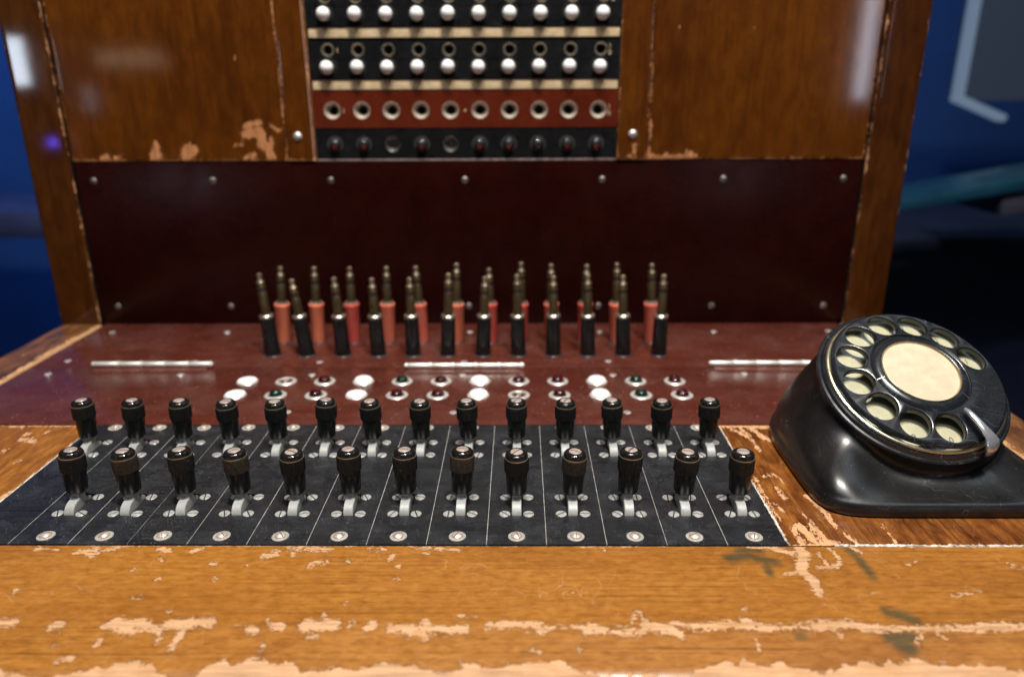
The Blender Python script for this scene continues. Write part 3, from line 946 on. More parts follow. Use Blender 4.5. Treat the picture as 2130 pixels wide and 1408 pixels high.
def panel_me(name, mat, x0, x1, z0, z1, y, strokes, off, thick=0.012, bev=0.0006):
    us_ = np.concatenate([[x0, x0 + bev * .3], np.arange(x0 + bev, x1 - bev, 0.0022), [x1 - bev, x1 - bev * .3, x1]])
    zs_ = np.concatenate([[z0, z0 + bev * .3], np.arange(z0 + bev, z1 - bev, 0.0022), [z1 - bev, z1 - bev * .3, z1]])

    def fn(u, v):
        d = min(u - x0, x1 - u, v - z0, z1 - v)
        return (u, y + (0.0 if d >= bev * .99 else (bev * .35 if d > bev * .1 else bev)), v)

    def wear(co):
        x, z = co[:, 0] * 1000, co[:, 2] * 1000
        f = stroke_field(np.stack([x, z], 1), strokes, False) if strokes else np.full(len(co), -30.0)
        b = 0.1 + 1.5 * smooth_noise(x, off, 9) - (z - z0 * 1000)
        e = -0.9 + 2.0 * smooth_noise(z, off + 1, 11) - np.minimum(x - x0 * 1000, x1 * 1000 - x) * 1.2
        return np.maximum(f, np.maximum(b, e))
    return grid_me(name, mat, us_, zs_, fn, {'wear': wear})


kick = part('kick_panel', box_me('kick_panel', M_KICK, -0.3348, 0.2562, YW + 0.0004, YW + 0.012, -0.004, 0.1272, 0.0005))
part('wood_panel', panel_me('wood_panel', M_PANEL, -0.3350, -0.1730, 0.1276, 0.36, YW - 0.0002, PANEL, 51))
part('wood_panel', panel_me('wood_panel', M_PANEL, 0.0957, 0.2562, 0.1276, 0.36, YW - 0.0002, PANEL, 54))
st_l = part('stile', panel_me('stile', M_PANEL, -0.1724, -0.1514, 0.1276, 0.36, YW - 0.0010, PANEL, 57))
st_r = part('stile', panel_me('stile', M_PANEL, 0.0728, 0.0951, 0.1276, 0.36, YW - 0.0010, PANEL, 60))
part('corner_post', panel_me('corner_post', M_POST, -0.3685, -0.3368, -0.004, 0.36, YW - 0.0014, None, 63, bev=0.0016))
part('corner_post', panel_me('corner_post', M_POST, 0.2580, 0.2885, -0.004, 0.36, YW - 0.0014, None, 66, bev=0.0016))
bm = bmesh.new()
add_box(bm, -0.3680, -0.1516, YW + 0.0125, YW + 0.16, -0.07, 0.3598)
add_box(bm, 0.0730, 0.2880, YW + 0.0125, YW + 0.16, -0.07, 0.3598)
add_box(bm, -0.1516, 0.0730, YW + 0.022, YW + 0.16, -0.07, 0.3598)
part('cabinet_body', finish(bm, 'cabinet_body', M_DARKGAP))
# the outer faces of the two posts and the stile reveals
for x0, x1 in ((-0.3689, -0.3681), (0.2881, 0.2889)):
    part('side_board', box_me('side_board', M_POST, x0, x1, YW + 0.0010, YW + 0.16, -0.07, 0.359))
for x0, x1 in ((-0.1520, -0.1514), (0.0728, 0.0734)):
    part('stile_reveal', box_me('stile_reveal', M_EDGE, x0 + 0.0, x1, YW - 0.0004, YW + 0.012, 0.1280, 0.359))
me_wallscrew = slotted_disc('board_screw', M_DULL, 0.0026, 0.0004, 0.0009, 0.0006, 0.0006, 18)
me_wallscrew2 = slotted_disc('board_screw', M_SILVER, 0.0033, 0.0004, 0.0015, 0.0007, 0.0007, 20)
for x in (-0.3220, -0.2316, -0.1420, -0.0407, 0.0627, 0.1536, 0.2434):
    part('board_screw', me_wallscrew, kick, (x, YW + 0.0004, 0.1133), (math.pi / 2, rk.uniform(0, 3), 0))
for x in (-0.3208, -0.2302, -0.1385, -0.0401, 0.0631, 0.1527, 0.2412):
    part('board_screw', me_wallscrew, kick, (x, YW + 0.0004, 0.0145), (math.pi / 2, rk.uniform(0, 3), 0))
part('board_screw', me_wallscrew2, st_l, (-0.1636, YW - 0.001, 0.1453), (math.pi / 2, 0.8, 0))
part('board_screw', me_wallscrew2, st_r, (0.0839, YW - 0.001, 0.1460), (math.pi / 2, -0.4, 0))

# ---- strips of the jack field
M_LEDGE = simple('dusty_ledge', (0.24, 0.18, 0.17), 0.7, var=0.4, vsize=300)
FX0, FX1 = -0.1508, 0.0722
part('ledge', box_me('ledge', M_LEDGE, FX0, FX1, YW + 0.0006, YW + 0.016, 0.1274, 0.1287, 0.0003))


def strip(name, mat, z0, z1, y, holes=None, chamfer=0.0, depth=0.008):
    bm = bmesh.new()
    fr = up_frame(0, y, 0)
    if holes:
        plate_with_holes(bm, FX0, FX1, z0, z1, [(x, z, r) for x, z, r in holes], 0.0, depth, 28, fr, 0, chamfer)
    else:
        add_box(bm, FX0, FX1, y, y + depth, z0, z1, 0.0003)
    return part(name, finish(bm, name, mat, 30, recalc=not holes, merge=0.0 if holes else 0))


def text_me(s, size, mat, name):
    cu = bpy.data.curves.new(name, 'FONT')
    cu.body = s
    cu.size = size
    cu.extrude = 0.00004
    cu.align_x = 'CENTER'
    cu.align_y = 'CENTER'
    ob = bpy.data.objects.new(name, cu)
    COL.objects.link(ob)
    dg = bpy.context.evaluated_depsgraph_get()
    me = bpy.data.meshes.new_from_object(ob.evaluated_get(dg))
    me.name = name
    me.materials.clear()
    me.materials.append(mat)
    bpy.data.objects.remove(ob)
    return me


T1 = text_me('1', 0.0046, M_TEXT, 'numeral')
T0 = text_me('0', 0.0046, M_TEXT, 'numeral')


def numerals(par, y, z, xl, xr, dz=0.0021):
    part('numeral', T1, par, (xl, y, z), (math.pi / 2, 0, 0))
    part('numeral', T1, par, (xr, y, z + dz), (math.pi / 2, 0, 0))
    part('numeral', T0, par, (xr, y, z - dz), (math.pi / 2, 0, 0))


xs_of = lambda a, b: [a + (b - a) * i / 9 for i in range(10)]
me_sleeve = lathe_me('jack_sleeve', M_JACKMETAL, [(0.0048, -0.0008), (0.0047, 0.0002), (0.0040, 0.0003), (0.0032, -0.0010), (0.0031, -0.0060)], 24)
me_funnel = lathe_me('jack_sleeve', M_JACKIVORY, [(0.0063, -0.0006), (0.0062, 0.0003), (0.0058, 0.0003), (0.0048, -0.0018), (0.0043, -0.0022), (0.0033, -0.0045), (0.0031, -0.0075)], 28)
me_bore = lathe_me('bore', M_HOLE, [(0.0034, -0.0058), (0.0, -0.0058)], 20)
me_bore2 = lathe_me('bore', M_HOLE, [(0.0036, -0.0070), (0.0, -0.0070)], 20)
ball_p = [(0.0022, -0.004), (0.0034, 0.0000)] + [(0.0048 * math.cos(a), 0.0030 + 0.0048 * math.sin(a)) for a in np.linspace(-0.75, math.pi / 2 - 0.02, 12)] + [(0, 0.0078)]
me_ball = lathe_me('lamp_ball', M_BALL, ball_p, 32)
me_ballseat = lathe_me('ball_seat', M_HOLE, [(0.0066, 0.0001), (0.0062, 0.0003), (0.0052, 0.0003), (0.0044, -0.0015), (0, -0.002)], 28)

YS = YW + 0.0006      # faces of the black strips
for zb, xa, xb, num in ((0.1934, -0.1377, 0.0579, True), (0.2285, -0.1372, 0.0590, True), (0.2636, -0.1372, 0.0595, False)):
    s1 = strip('lamp_strip', M_STRIPBLACK, zb - 0.0074, zb + 0.0049, YS, [(x, zb, 0.0048) for x in xs_of(xa, xb)])
    for x in xs_of(xa, xb):
        b = part('lamp_ball', me_ball, s1, (x + rk.uniform(-.0002, .0002), YS, zb + rk.uniform(-.0003, .0003)), (math.pi / 2, 0, 0))
        part('ball_seat', me_ballseat, s1, (x, YS, zb), (math.pi / 2, 0, 0))
    zj = zb + 0.0115
    s2 = strip('jack_strip', M_STRIPBLACK, zb + 0.0052, zb + 0.0180, YS + 0.0004, [(x, zj, 0.0046) for x in xs_of(xa + .0008, xb + .0008)])
    for x in xs_of(xa + .0008, xb + .0008):
        part('jack_sleeve', me_sleeve, s2, (x, YS + 0.0004, zj), (math.pi / 2, 0, 0))
        part('bore', me_bore, s2, (x, YS + 0.0004, zj), (math.pi / 2, 0, 0))
    if num:
        numerals(s2, YS + 0.0003, zj - 0.0004, xa + 0.0078, xb + 0.0072)
    # bottom lip of the black strip
    part('strip_lip', box_me('strip_lip', M_STRIPBLACK, FX0, FX1, YS - 0.0007, YS + 0.004, zb - 0.0082, zb - 0.0075, 0.0002))
    # aged ivory designation strip under a small overhang
    part('designation_strip', box_me('designation_strip', M_IVORY, FX0 + 0.001, FX1 - 0.0005, YS + 0.0001, YS + 0.006, zb - 0.0156, zb - 0.0084, 0.0008, 3))

red = strip('red_jack_strip', M_REDSTRIP, 0.1512, 0.1772, YS - 0.0002, [(x, 0.1635, 0.0060) for x in xs_of(-0.1367, 0.0582)])
for x in xs_of(-0.1367, 0.0582):
    part('jack_sleeve', me_funnel, red, (x, YS - 0.0002, 0.1635), (math.pi / 2, 0, 0))
    part('bore', me_bore2, red, (x, YS - 0.0002, 0.1635), (math.pi / 2, 0, 0))
numerals(red, YS - 0.0003, 0.1632, -0.1282, 0.0660, 0.0023)
part('strip_rivet', lathe_me('strip_rivet', M_TEXT, [(0.0009, -0.0003), (0.0008, 0.0003), (0, 0.0004)], 12), red, (-0.0393, YS - 0.0002, 0.1632), (math.pi / 2, 0, 0))
low = strip('lamp_cap_strip', M_STRIPBLACK, 0.1290, 0.1508, YS + 0.0002, [(x, 0.1395, 0.0047) for x in xs_of(-0.1366, 0.0572)])
me_capring = lathe_me('cap_ring', simple('dim_cap_ring', (0.10, 0.09, 0.08), 0.35, 0.6), [(0.0060, -0.0004), (0.0058, 0.0004), (0.0046, 0.0004), (0.0044, -0.001)], 28)
capp = [(0.0045, -0.001)] + [(0.0044 * math.cos(a), 0.0004 + 0.0040 * math.sin(a)) for a in np.linspace(0, math.pi / 2 - 0.02, 9)] + [(0, 0.0044)]
me_jewel = lathe_me('lamp_cap', M_CLEARCAP, capp, 28)
me_glint = lathe_me('red_glint', M_REDGLINT, [(0.0024 * math.cos(a), 0.0015 * math.sin(a)) for a in np.linspace(0, math.pi / 2 - 0.02, 6)] + [(0, 0.0015)], 18)
me_empty = lathe_me('empty_socket', M_DULL, [(0.0055, 0.0004), (0.0048, -0.0004), (0.0036, -0.0035), (0.0033, -0.007), (0, -0.007)], 28)
bmx = bmesh.new()
add_box(bmx, -0.0005, 0.0005, -0.0030, 0.0030, -0.0065, -0.0035, 0.0002, 1)
me_pin = finish(bmx, 'socket_contact', M_DULL)
for i, x in enumerate(xs_of(-0.1366, 0.0572)):
    if i in (2, 4):
        part('empty_socket', me_empty, low, (x, YS + .0002, 0.1395), (math.pi / 2, 0, 0))
        part('socket_contact', me_pin, low, (x, YS + .0002, 0.1395), (math.pi / 2, 0, 0))
    else:
        part('cap_ring', me_capring, low, (x, YS + .0002, 0.1395), (math.pi / 2, 0, 0))
        part('lamp_cap', me_jewel, low, (x, YS + .0002, 0.1395), (math.pi / 2, 0, 0))
        if i in (0, 1, 3, 5, 6, 8, 9):
            # added red piece stands in for the glint low in the cap
            part('red_glint', me_glint, low, (x, YS - .0024, 0.1369), (math.pi / 2 + 0.75, 0, 0))

part('upper_board', box_me('upper_board', M_POST, FX0, FX1, YW + 0.0004, YW + 0.014, 0.2822, 0.359, 0.0006))

# ------------------------------------------------------------------ cord plugs, each a thing standing in its seat
ORD = ['first', 'second', 'third', 'fourth', 'fifth', 'sixth', 'seventh', 'eighth', 'ninth', 'tenth', 'eleventh', 'twelfth']
PB = [(-.1746, -.0031, .0592), (-.1502, -.0051, .0553), (-.1246, -.0019, .0566), (-.0998, -.0010, .0560), (-.0750, -.0003, .0560), (-.0504, .0018, .0592),
      (-.0255, .0018, .0566), (-.0005, -.0008, .0582), (.0242, -.0006, .0570), (.0486, -.0014, .0580), (.0734, -.0019, .0573), (.0985, .0002, .0580)]
PR = [(-.1757, .0025), (-.1496, .0011), (-.1232, .0005), (-.0975, .0013), (-.0722, -.0020), (-.0465, .0012), (-.0213, -.0004), (.0011, .0004),
      (.0240, -.0007), (.0483, .0003), (.0722, -.0016), (.0980, -.0020)]
PRH = [.0573, .0569, .0569, .0570, .0573, .0594, .0558, .0602, .0587, .0583, .0596, .0586]


def shaft_prof(z0, zt):
    d = zt - 0.0575
    return [(0.0, z0), (0.0031, z0), (0.0031, 0.0440 + d), (0.0029, 0.0443 + d)]


def tip_profs(zt):
    d = zt - 0.0575
    ins = [(0.0029, 0.0443 + d), (0.0029, 0.0462 + d), (0.0, 0.0462 + d)]
    ring = [(0.0, 0.0462 + d), (0.0029, 0.0462 + d), (0.0032, 0.0470 + d), (0.0031, 0.0484 + d), (0.0025, 0.0496 + d), (0.0022, 0.0502 + d), (0.0, 0.0502 + d)]
    tip = [(0.0, 0.0502 + d), (0.0027, 0.0503 + d), (0.0028, 0.0512 + d), (0.0018, 0.0530 + d), (0.0015, 0.0540 + d), (0.0020, 0.0550 + d),
           (0.00215, 0.0560 + d), (0.0018, 0.0570 + d), (0.0010, 0.0575 + d), (0.0, 0.0576 + d)]
    return ins, ring, tip


RED_MATS = {}
for nm, c in (('worn_red_sleeve', (0.68, 0.125, 0.100)), ('orange_red_sleeve', (0.70, 0.150, 0.100)), ('deep_red_sleeve', (0.58, 0.065, 0.062))):
    s = NT(nm)
    a = s.noise((1, 1, 0.15), 260, 3, 0.5, 0.3)
    b = s.noise((1, 1, 1), 70, 2, 0.5)
    cc = s.ramp(a, [(0.3, tuple(v * .78 for v in c)), (0.7, (min(1, c[0] * 1.1), c[1] * 1.5, c[2] * 1.1))])
    cc = s.mix(s.ramp(b, [(0.4, 0.0), (0.8, 0.5)]), cc, (0.66, 0.17, 0.10))
    s.set(Base_Color=cc, Roughness=0.5)
    RED_MATS[nm] = s.m
RED_SEQ = ['orange_red_sleeve', 'orange_red_sleeve', 'deep_red_sleeve', 'orange_red_sleeve', 'worn_red_sleeve', 'orange_red_sleeve',
           'deep_red_sleeve', 'deep_red_sleeve', 'worn_red_sleeve', 'deep_red_sleeve', 'worn_red_sleeve', 'worn_red_sleeve']
black_sleeve = lathe_me('sleeve', M_BLACK, [(0.0, 0.0002), (0.0053, 0.0002), (0.0054, 0.0008), (0.0053, 0.004), (0.0049, 0.0265), (0.0047, 0.0274), (0.0, 0.0274)], 32)


def red_rf(i, r, z):
    return r - (0.00022 if (i % 4 in (0,) and r > 0.0045) else 0)


red_sleeves = {k: lathe_me('sleeve', m, [(0.0, 0.0002), (0.0048, 0.0002), (0.0050, 0.0010), (0.0054, 0.0270), (0.0056, 0.0275), (0.0056, 0.0292), (0.0052, 0.0297), (0.0, 0.0297)],
                           64, angle=50, rfun=red_rf) for k, m in RED_MATS.items()}
ring_b = lathe_me('collar', M_PLUGRING, [(0.0, 0.0274), (0.0049, 0.0274), (0.0050, 0.0280), (0.0050, 0.0290), (0.0044, 0.0297), (0.0, 0.0298)], 28)
ring_r = lathe_me('collar', M_PLUGRING, [(0.0, 0.0297), (0.0046, 0.0297), (0.0047, 0.0304), (0.0044, 0.0310), (0.0, 0.0311)], 28)
seat_me = lathe_me('seat_ring', M_INSUL, [(0.0056, 0.0007), (0.0060, 0.0006), (0.0064, 0.0002), (0.0064, -0.0004)], 32)
seat_holes = {}


def plug(x, y, lean, zt, sleeve, ring, z0, label, group):
    t = empty('cord_plug', (x, y, SZ))
    ax = math.atan2(lean, zt * 0.8)
    t.rotation_euler = (R_(rk.uniform(-0.8, 0.8)), ax, 0)
    tag(t, label, 'plug', group)
    mesh_obj('sleeve', sleeve, t)
    mesh_obj('collar', ring, t)
    mesh_obj('shaft', lathe_me('shaft', M_PLUGBRASS, shaft_prof(z0, zt), 24), t)
    ins, rg, tp = tip_profs(zt)
    mesh_obj('insulator', lathe_me('insulator', M_INSUL, ins, 20), t)
    mesh_obj('ring_contact', lathe_me('ring_contact', M_PLUGBRASS, rg, 20), t)
    mesh_obj('tip', lathe_me('tip', M_PLUGTIP, tp, 20), t)
    return t


for i, (x, lean, zt) in enumerate(PB):
    lean_txt = 'leaning left' if lean < -0.0025 else 'standing upright'
    nm = 'leftmost' if i == 0 else ('rightmost' if i == 11 else ORD[i] + ' from the left')
    plug(x, 0.4937, lean, zt, black_sleeve, ring_b, 0.0298, 'cord plug with black sleeve ' + lean_txt + ', ' + nm + ' of the front row', 'black-sleeved plugs in the front row')
    part('seat_ring', seat_me, rear_shelf, (x, 0.4937, SZ))
for i, (x, lean) in enumerate(PR):
    cn = {'worn_red_sleeve': 'worn red', 'orange_red_sleeve': 'faded orange-red', 'deep_red_sleeve': 'deep red'}[RED_SEQ[i]]
    nm = 'leftmost' if i == 0 else ('rightmost' if i == 11 else ORD[i] + ' from the left')
    plug(x, 0.5222, lean, PRH[i], red_sleeves[RED_SEQ[i]], ring_r, 0.0311, 'cord plug with ' + cn + ' sleeve, ' + nm + ' of the rear row', 'red-sleeved plugs in the rear row')
    part('seat_ring', seat_me, rear_shelf, (x, 0.5222, SZ))

# ------------------------------------------------------------------ rotary dial unit
DC = Vector((0.1912, 0.3319, 0.0494))
DN = Vector((0.0379, -0.5100, 0.8593)).normalized()
DU = Vector((0.9973, 0.0740, 0.0)).normalized()
DV = DN.cross(DU).normalized()
DU = DV.cross(DN).normalized()
DM = Matrix(((DU.x, DV.x, DN.x, DC.x), (DU.y, DV.y, DN.y, DC.y), (DU.z, DV.z, DN.z, DC.z), (0, 0, 0, 1)))
DIAL = empty('rotary_dial', (0.1912, 0.3319, 0))
tag(DIAL, 'black bakelite rotary telephone dial with cream centre label, standing on the worn desk board', 'telephone dial')
DL = Matrix.Translation(-DIAL.location) @ DM


def dpart(name, me, parent=None, m=None):
    o = bpy.data.objects.new(name, me)
    COL.objects.link(o)
    if parent is None:
        o.parent = DIAL
        o.matrix_local = DL @ (m or Matrix())
    else:
        o.parent = parent
        o.matrix_local = m or Matrix()
    return o


# housing: lofted from the foot outline to the round collar
NH = 160
HC = Vector((0.1912, 0.3380, 0))
HWX = 0.0578
HWR = 0.0565


def foot(a, inset=0.0):
    c, s_ = math.cos(a), math.sin(a)
    if s_ < 0:
        rx_, ry_, n_ = (HWX if c < 0 else HWR) - inset, (HC.y - 0.2838) - inset, 7.0
    else:
        rx_, ry_, n_ = (HWX if c < 0 else HWR) - inset, 0.066 - inset, 2.6
    d = (abs(c / rx_) ** n_ + abs(s_ / ry_) ** n_) ** (-1 / n_)
    return HC.x + d * c, HC.y + d * s_


RCOL, ZCOL = 0.0437, -0.0102


def collar_pt(a, r, z):
    return DM @ Vector((r * math.cos(a), r * math.sin(a), z))


bm = bmesh.new()
rings = []
steps = 26
angs = [2 * math.pi * i / NH for i in range(NH)]
base0 = [bm.verts.new((*foot(a, 0.0008), 0.0)) for a in angs]
base1 = [bm.verts.new((*foot(a), 0.0010)) for a in angs]
base2 = [bm.verts.new((*foot(a, 0.0002), 0.0052)) for a in angs]
rings += [base0, base1, base2]
for k in range(steps + 1):
    t = k / steps
    ring = []
    for a in angs:
        fx, fy = foot(a, 0.0013)
        F = Vector((fx, fy, 0.0064))
        K = collar_pt(a, RCOL, ZCOL)
        fr_ = max(0.0, -math.sin(a))
        corner = abs(math.cos(a)) ** 1.5
        q_ = min(1.0, max(0.0, (fr_ - 0.56) / 0.40))
        if math.cos(a) > 0:                        # the right flank flares like the front
            q_ = max(q_, 0.75 * min(1.0, max(0.0, 1.0 - (math.sin(a) - 0.1) / 0.6)))
        w = 0.14 + 0.86 * q_ * q_ * (3 - 2 * q_)          # 1 in front: the skirt sweeps out flat
        inw = Vector((HC.x - fx, HC.y - fy, 0))
        dist = (K - F).length
        inw.normalize()
        T0 = (inw * w + Vector((0, 0, 1)) * (1 - w) + Vector((0, 0, 0.10))).normalized() * dist * (1.1 + 0.45 * w)
        T1 = (DN * 0.75 + Vector((0, 0, 0.25))).normalized() * dist * (0.75 + 1.05 * q_)
        h00 = 2 * t ** 3 - 3 * t ** 2 + 1
        h10 = t ** 3 - 2 * t ** 2 + t
        h01 = -2 * t ** 3 + 3 * t ** 2
        h11 = t ** 3 - t ** 2
        p = F * h00 + T0 * h10 + K * h01 + T1 * h11
        ring.append(bm.verts.new(p))
    rings.append(ring)
rings.append([bm.verts.new(collar_pt(a, RCOL - 0.001, ZCOL + 0.0008)) for a in angs])
rings.append([bm.verts.new(collar_pt(a, RCOL - 0.003, ZCOL + 0.0006)) for a in angs])
for A, B in zip(rings[:-1], rings[1:]):
    for i in range(NH):
        j = (i + 1) % NH
        bm.faces.new((A[i], A[j], B[j], B[i]))
bm.faces.new(rings[-1])
for v in bm.verts:
    v.co -= DIAL.location
M_HOUSING = simple('housing_bakelite', (0.009, 0.0088, 0.0090), 0.31, var=0.25, vsize=120, rvar=0.05, spec=0.6, dust=0.15, scratch=0.22)
mesh_obj('housing', finish(bm, 'housing', M_HOUSING, 60), DIAL)

M_DIALBLACK = NT('worn_dial_black')
_a = M_DIALBLACK.noise((1, 1, 1), 900, 3, 0.6)
_sc = M_DIALBLACK.noise((40, 1400, 40), 1.0, 2, 0.6, 1.2)
_c = M_DIALBLACK.ramp(_a, [(0.3, (0.008, 0.009, 0.011)), (0.7, (0.018, 0.020, 0.024))])
_c = M_DIALBLACK.mix(M_DIALBLACK.ramp(_sc, [(0.66, 0.0), (0.74, 0.10)]), _c, (0.4, 0.42, 0.45))
_c = M_DIALBLACK.mix(M_DIALBLACK.math('MULTIPLY', M_DIALBLACK.scratches((70, 110, 60), 0.003, 60, (1, 1, 0), 0.46), 0.3), _c, (0.35, 0.37, 0.40))
_r = M_DIALBLACK.ramp(M_DIALBLACK.noise((1, 1, 1), 90, 4, 0.6, 0.5), [(0.3, 0.16), (0.7, 0.30)])
M_DIALBLACK.set(Base_Color=_c, Roughness=_r)
M_DIALBLACK.b.inputs['Specular IOR Level'].default_value = 0.7
M_DIALBLACK = M_DIALBLACK.m

dpart('flange', lathe_me('flange', M_DIALBLACK, [(0.039, -0.0104), (0.0438, -0.0102), (0.0448, -0.0097), (0.0450, -0.0089), (0.0444, -0.0082), (0.0434, -0.0080),
                                                  (0.0431, -0.0074), (0.0426, -0.0066), (0.0418, -0.0061), (0.0411, -0.0063), (0.0405, -0.0072), (0.036, -0.0072)], 128, angle=25))
nplate = dpart('number_plate', lathe_me('number_plate', M_ENAMEL, [(0.0408, -0.0062), (0.0406, -0.0054), (0.0400, -0.0051), (0.0392, -0.0058), (0.0385, -0.0066), (0.012, -0.0066)], 96))
dpart('plate_rim', lathe_me('plate_rim', M_GOLDRIM, [(0.0398, -0.0062), (0.0412, -0.0061), (0.0416, -0.0056), (0.0411, -0.0049), (0.0405, -0.0047), (0.0400, -0.0051)], 128), nplate)
TH0, DTH, RH = R_(15.49), R_(28.596), 0.0311
for k, dgt in enumerate('1234567890'):
    a = TH0 + DTH * k
    m = Matrix.Translation(((RH + 0.0028) * math.cos(a + 0.06), (RH + 0.0028) * math.sin(a + 0.06), -0.00655)) @ Matrix.Rotation(0.0, 4, 'Z')
    dpart('digit', text_me(dgt, 0.0042, M_DIGIT, 'digit'), nplate, m)


def wz(r):
    P = [(0.0233, 0.0012), (0.0265, 0.0008), (RH, 0.0), (0.0350, -0.0006), (0.0389, -0.0013), (0.0395, -0.0016)]
    for (a, za), (b, zb) in zip(P[:-1], P[1:]):
        if r <= b:
            return za + (zb - za) * (r - a) / (b - a)
    return P[-1][1]


bm = bmesh.new()
R1, R2, RHO = 0.0233, 0.0389, 0.0069
TH = 0.0029
NPS = 10


def wv(th, r, dz=0.0):
    return bm.verts.new((r * math.cos(th), r * math.sin(th), wz(r) + dz))


for k in range(10):
    tc = TH0 + DTH * k
    ha, hb = DTH / 2, (R2 - R1) / 2
    rm = (R1 + R2) / 2
    per = []
    corners = [(1, -1), (1, 1), (-1, 1), (-1, -1)]
    for s_ in range(4):
        p, w_ = corners[s_], corners[(s_ + 1) % 4]
        for i in range(NPS):
            t = i / NPS
            per.append((p[0] + (w_[0] - p[0]) * t, p[1] + (w_[1] - p[1]) * t))
    hx, hy = RH * math.cos(tc), RH * math.sin(tc)
    er, et = Vector((math.cos(tc), math.sin(tc), 0)), Vector((-math.sin(tc), math.cos(tc), 0))
    outer = [wv(tc + u * ha, rm + v * hb) for u, v in per]
    layers = [outer]
    spec = [(RHO + 0.0006, 0.0), (RHO + 0.0003, -0.00012), (RHO + 0.0001, -0.00045), (RHO, -0.0009), (RHO, -TH), (RHO + 0.0004, -TH - 0.0003)]
    for rad, dz in spec:
        ring = []
        for u, v in per:
            ang = math.atan2(v, u)
            p = Vector((hx, hy, 0)) + et * (rad * math.cos(ang)) + er * (rad * math.sin(ang))
            rr_ = math.hypot(p.x, p.y)
            ring.append(bm.verts.new((p.x, p.y, wz(rr_) + dz)))
        layers.append(ring)
    ob_ = [wv(tc + u * ha, rm + v * hb, -TH - 0.0003) for u, v in per]
    layers.append(ob_)
    n = len(per)
    for A, B in zip(layers[:-1], layers[1:]):
        for i in range(n):
            j = (i + 1) % n
            bm.faces.new((A[i], A[j], B[j], B[i]))
# blank sector
ta, tb = TH0 + DTH * 9.5, TH0 + 2 * math.pi - DTH * 0.5
nb = 26
for zz in (0.0, -TH - 0.0003):
    g = [[wv(ta + (tb - ta) * i / nb, R1 + (R2 - R1) * j / NPS, zz) for j in range(NPS + 1)] for i in range(nb + 1)]
    for i in range(nb):
        for j in range(NPS):
            bm.faces.new((g[i][j], g[i + 1][j], g[i + 1][j + 1], g[i][j + 1]))
bmesh.ops.remove_doubles(bm, verts=bm.verts, dist=2e-6)
# rim and inner moulding
lathe(bm, [(0.0388, wz(0.0388)), (0.0393, -0.0016), (0.0399, -0.0021), (0.0403, -0.0029), (0.0402, -0.0035), (0.0396, -0.0043), (0.0386, -0.0044)], 180)
lathe(bm, [(0.0234, wz(0.0234)), (0.0231, 0.0010), (0.0229, 0.0004), (0.0227, 0.0003), (0.0223, 0.0007), (0.0215, 0.0015), (0.0200, 0.0021), (0.0192, 0.0022), (0.0188, 0.0019), (0.0184, 0.0018)], 120)
lathe(bm, [(0.0234, -0.0016), (0.0230, -0.0040), (0.010, -0.0040)], 100)
wheel = dpart('finger_wheel', finish(bm, 'finger_wheel', M_DIALBLACK, 32))
lab = dpart('centre_label', lathe_me('centre_label', M_LABEL, [(0.0177, 0.0014), (0.012, 0.0017), (0.0, 0.0019)], 72), wheel)
dpart('bezel', lathe_me('bezel', M_GOLDRIM, [(0.0185, 0.0016), (0.0183, 0.0023), (0.0180, 0.0025), (0.0176, 0.0020), (0.0175, 0.0015)], 96), wheel)
for a in (R_(-170.8), R_(-44.0)):
    bmx = bmesh.new()
    add_box(bmx, 0.0196, 0.0232, -0.00018, 0.00018, -0.0002, 0.0002)
    for v in bmx.verts:
        rr_ = v.co.x
        v.co.z += 0.0021 - (rr_ - 0.0196) / 0.0036 * 0.0015
    me_n = finish(bmx, 'index_mark', M_DULL)
    dpart('index_mark', me_n, wheel, Matrix.Rotation(a, 4, 'Z'))

# finger stop: chromed hook over the wheel
path = [((0.0163, -0.0428), -0.0035, 0.0072), ((0.0163, -0.0422), -0.0012, 0.0080), ((0.0160, -0.0405), 0.0012, 0.0080), ((0.0148, -0.0378), 0.0030, 0.0054), ((0.0135, -0.0350), 0.0040, 0.0038),
        ((0.0122, -0.0315), 0.0044, 0.0031), ((0.0110, -0.0280), 0.0044, 0.0030), ((0.0102, -0.0252), 0.0040, 0.0026), ((0.0097, -0.0236), 0.0034, 0.0012)]
bm = bmesh.new()
prev = None
for i, ((px_, py_), pz_, wdt) in enumerate(path):
    q0 = path[max(0, i - 1)]
    q1 = path[min(len(path) - 1, i + 1)]
    tang = Vector((q1[0][0] - q0[0][0], q1[0][1] - q0[0][1], q1[1] - q0[1])).normalized()
    side = Vector((-0.90, -0.43, 0)) if i < 4 else Vector((-tang.y, tang.x, 0)).normalized() * -1
    if side.x > 0:
        side = -side
    side.normalize()
    nrm = tang.cross(side).normalized()
    if nrm.z < 0 and i > 1:
        nrm = -nrm
    if i <= 0:
        nrm = Vector((0.35, -0.94, 0))
    row = []
    h_ = 0.0007
    for (s_, z_) in ((-.5, -.6), (-.5, .3), (-.36, .9), (0, 1.25), (.36, .9), (.5, .3), (.5, -.6), (0, -.8)):
        row.append(bm.verts.new(Vector((px_, py_, pz_)) + side * (s_ * wdt) + nrm * (z_ * h_)))
    if prev:
        for a in range(8):
            b = (a + 1) % 8
            bm.faces.new((prev[a], prev[b], row[b], row[a]))
    else:
        bm.faces.new(row)
    prev = row
bm.faces.new(prev)
dpart('finger_stop', finish(bm, 'finger_stop', M_CHROME2, 45))

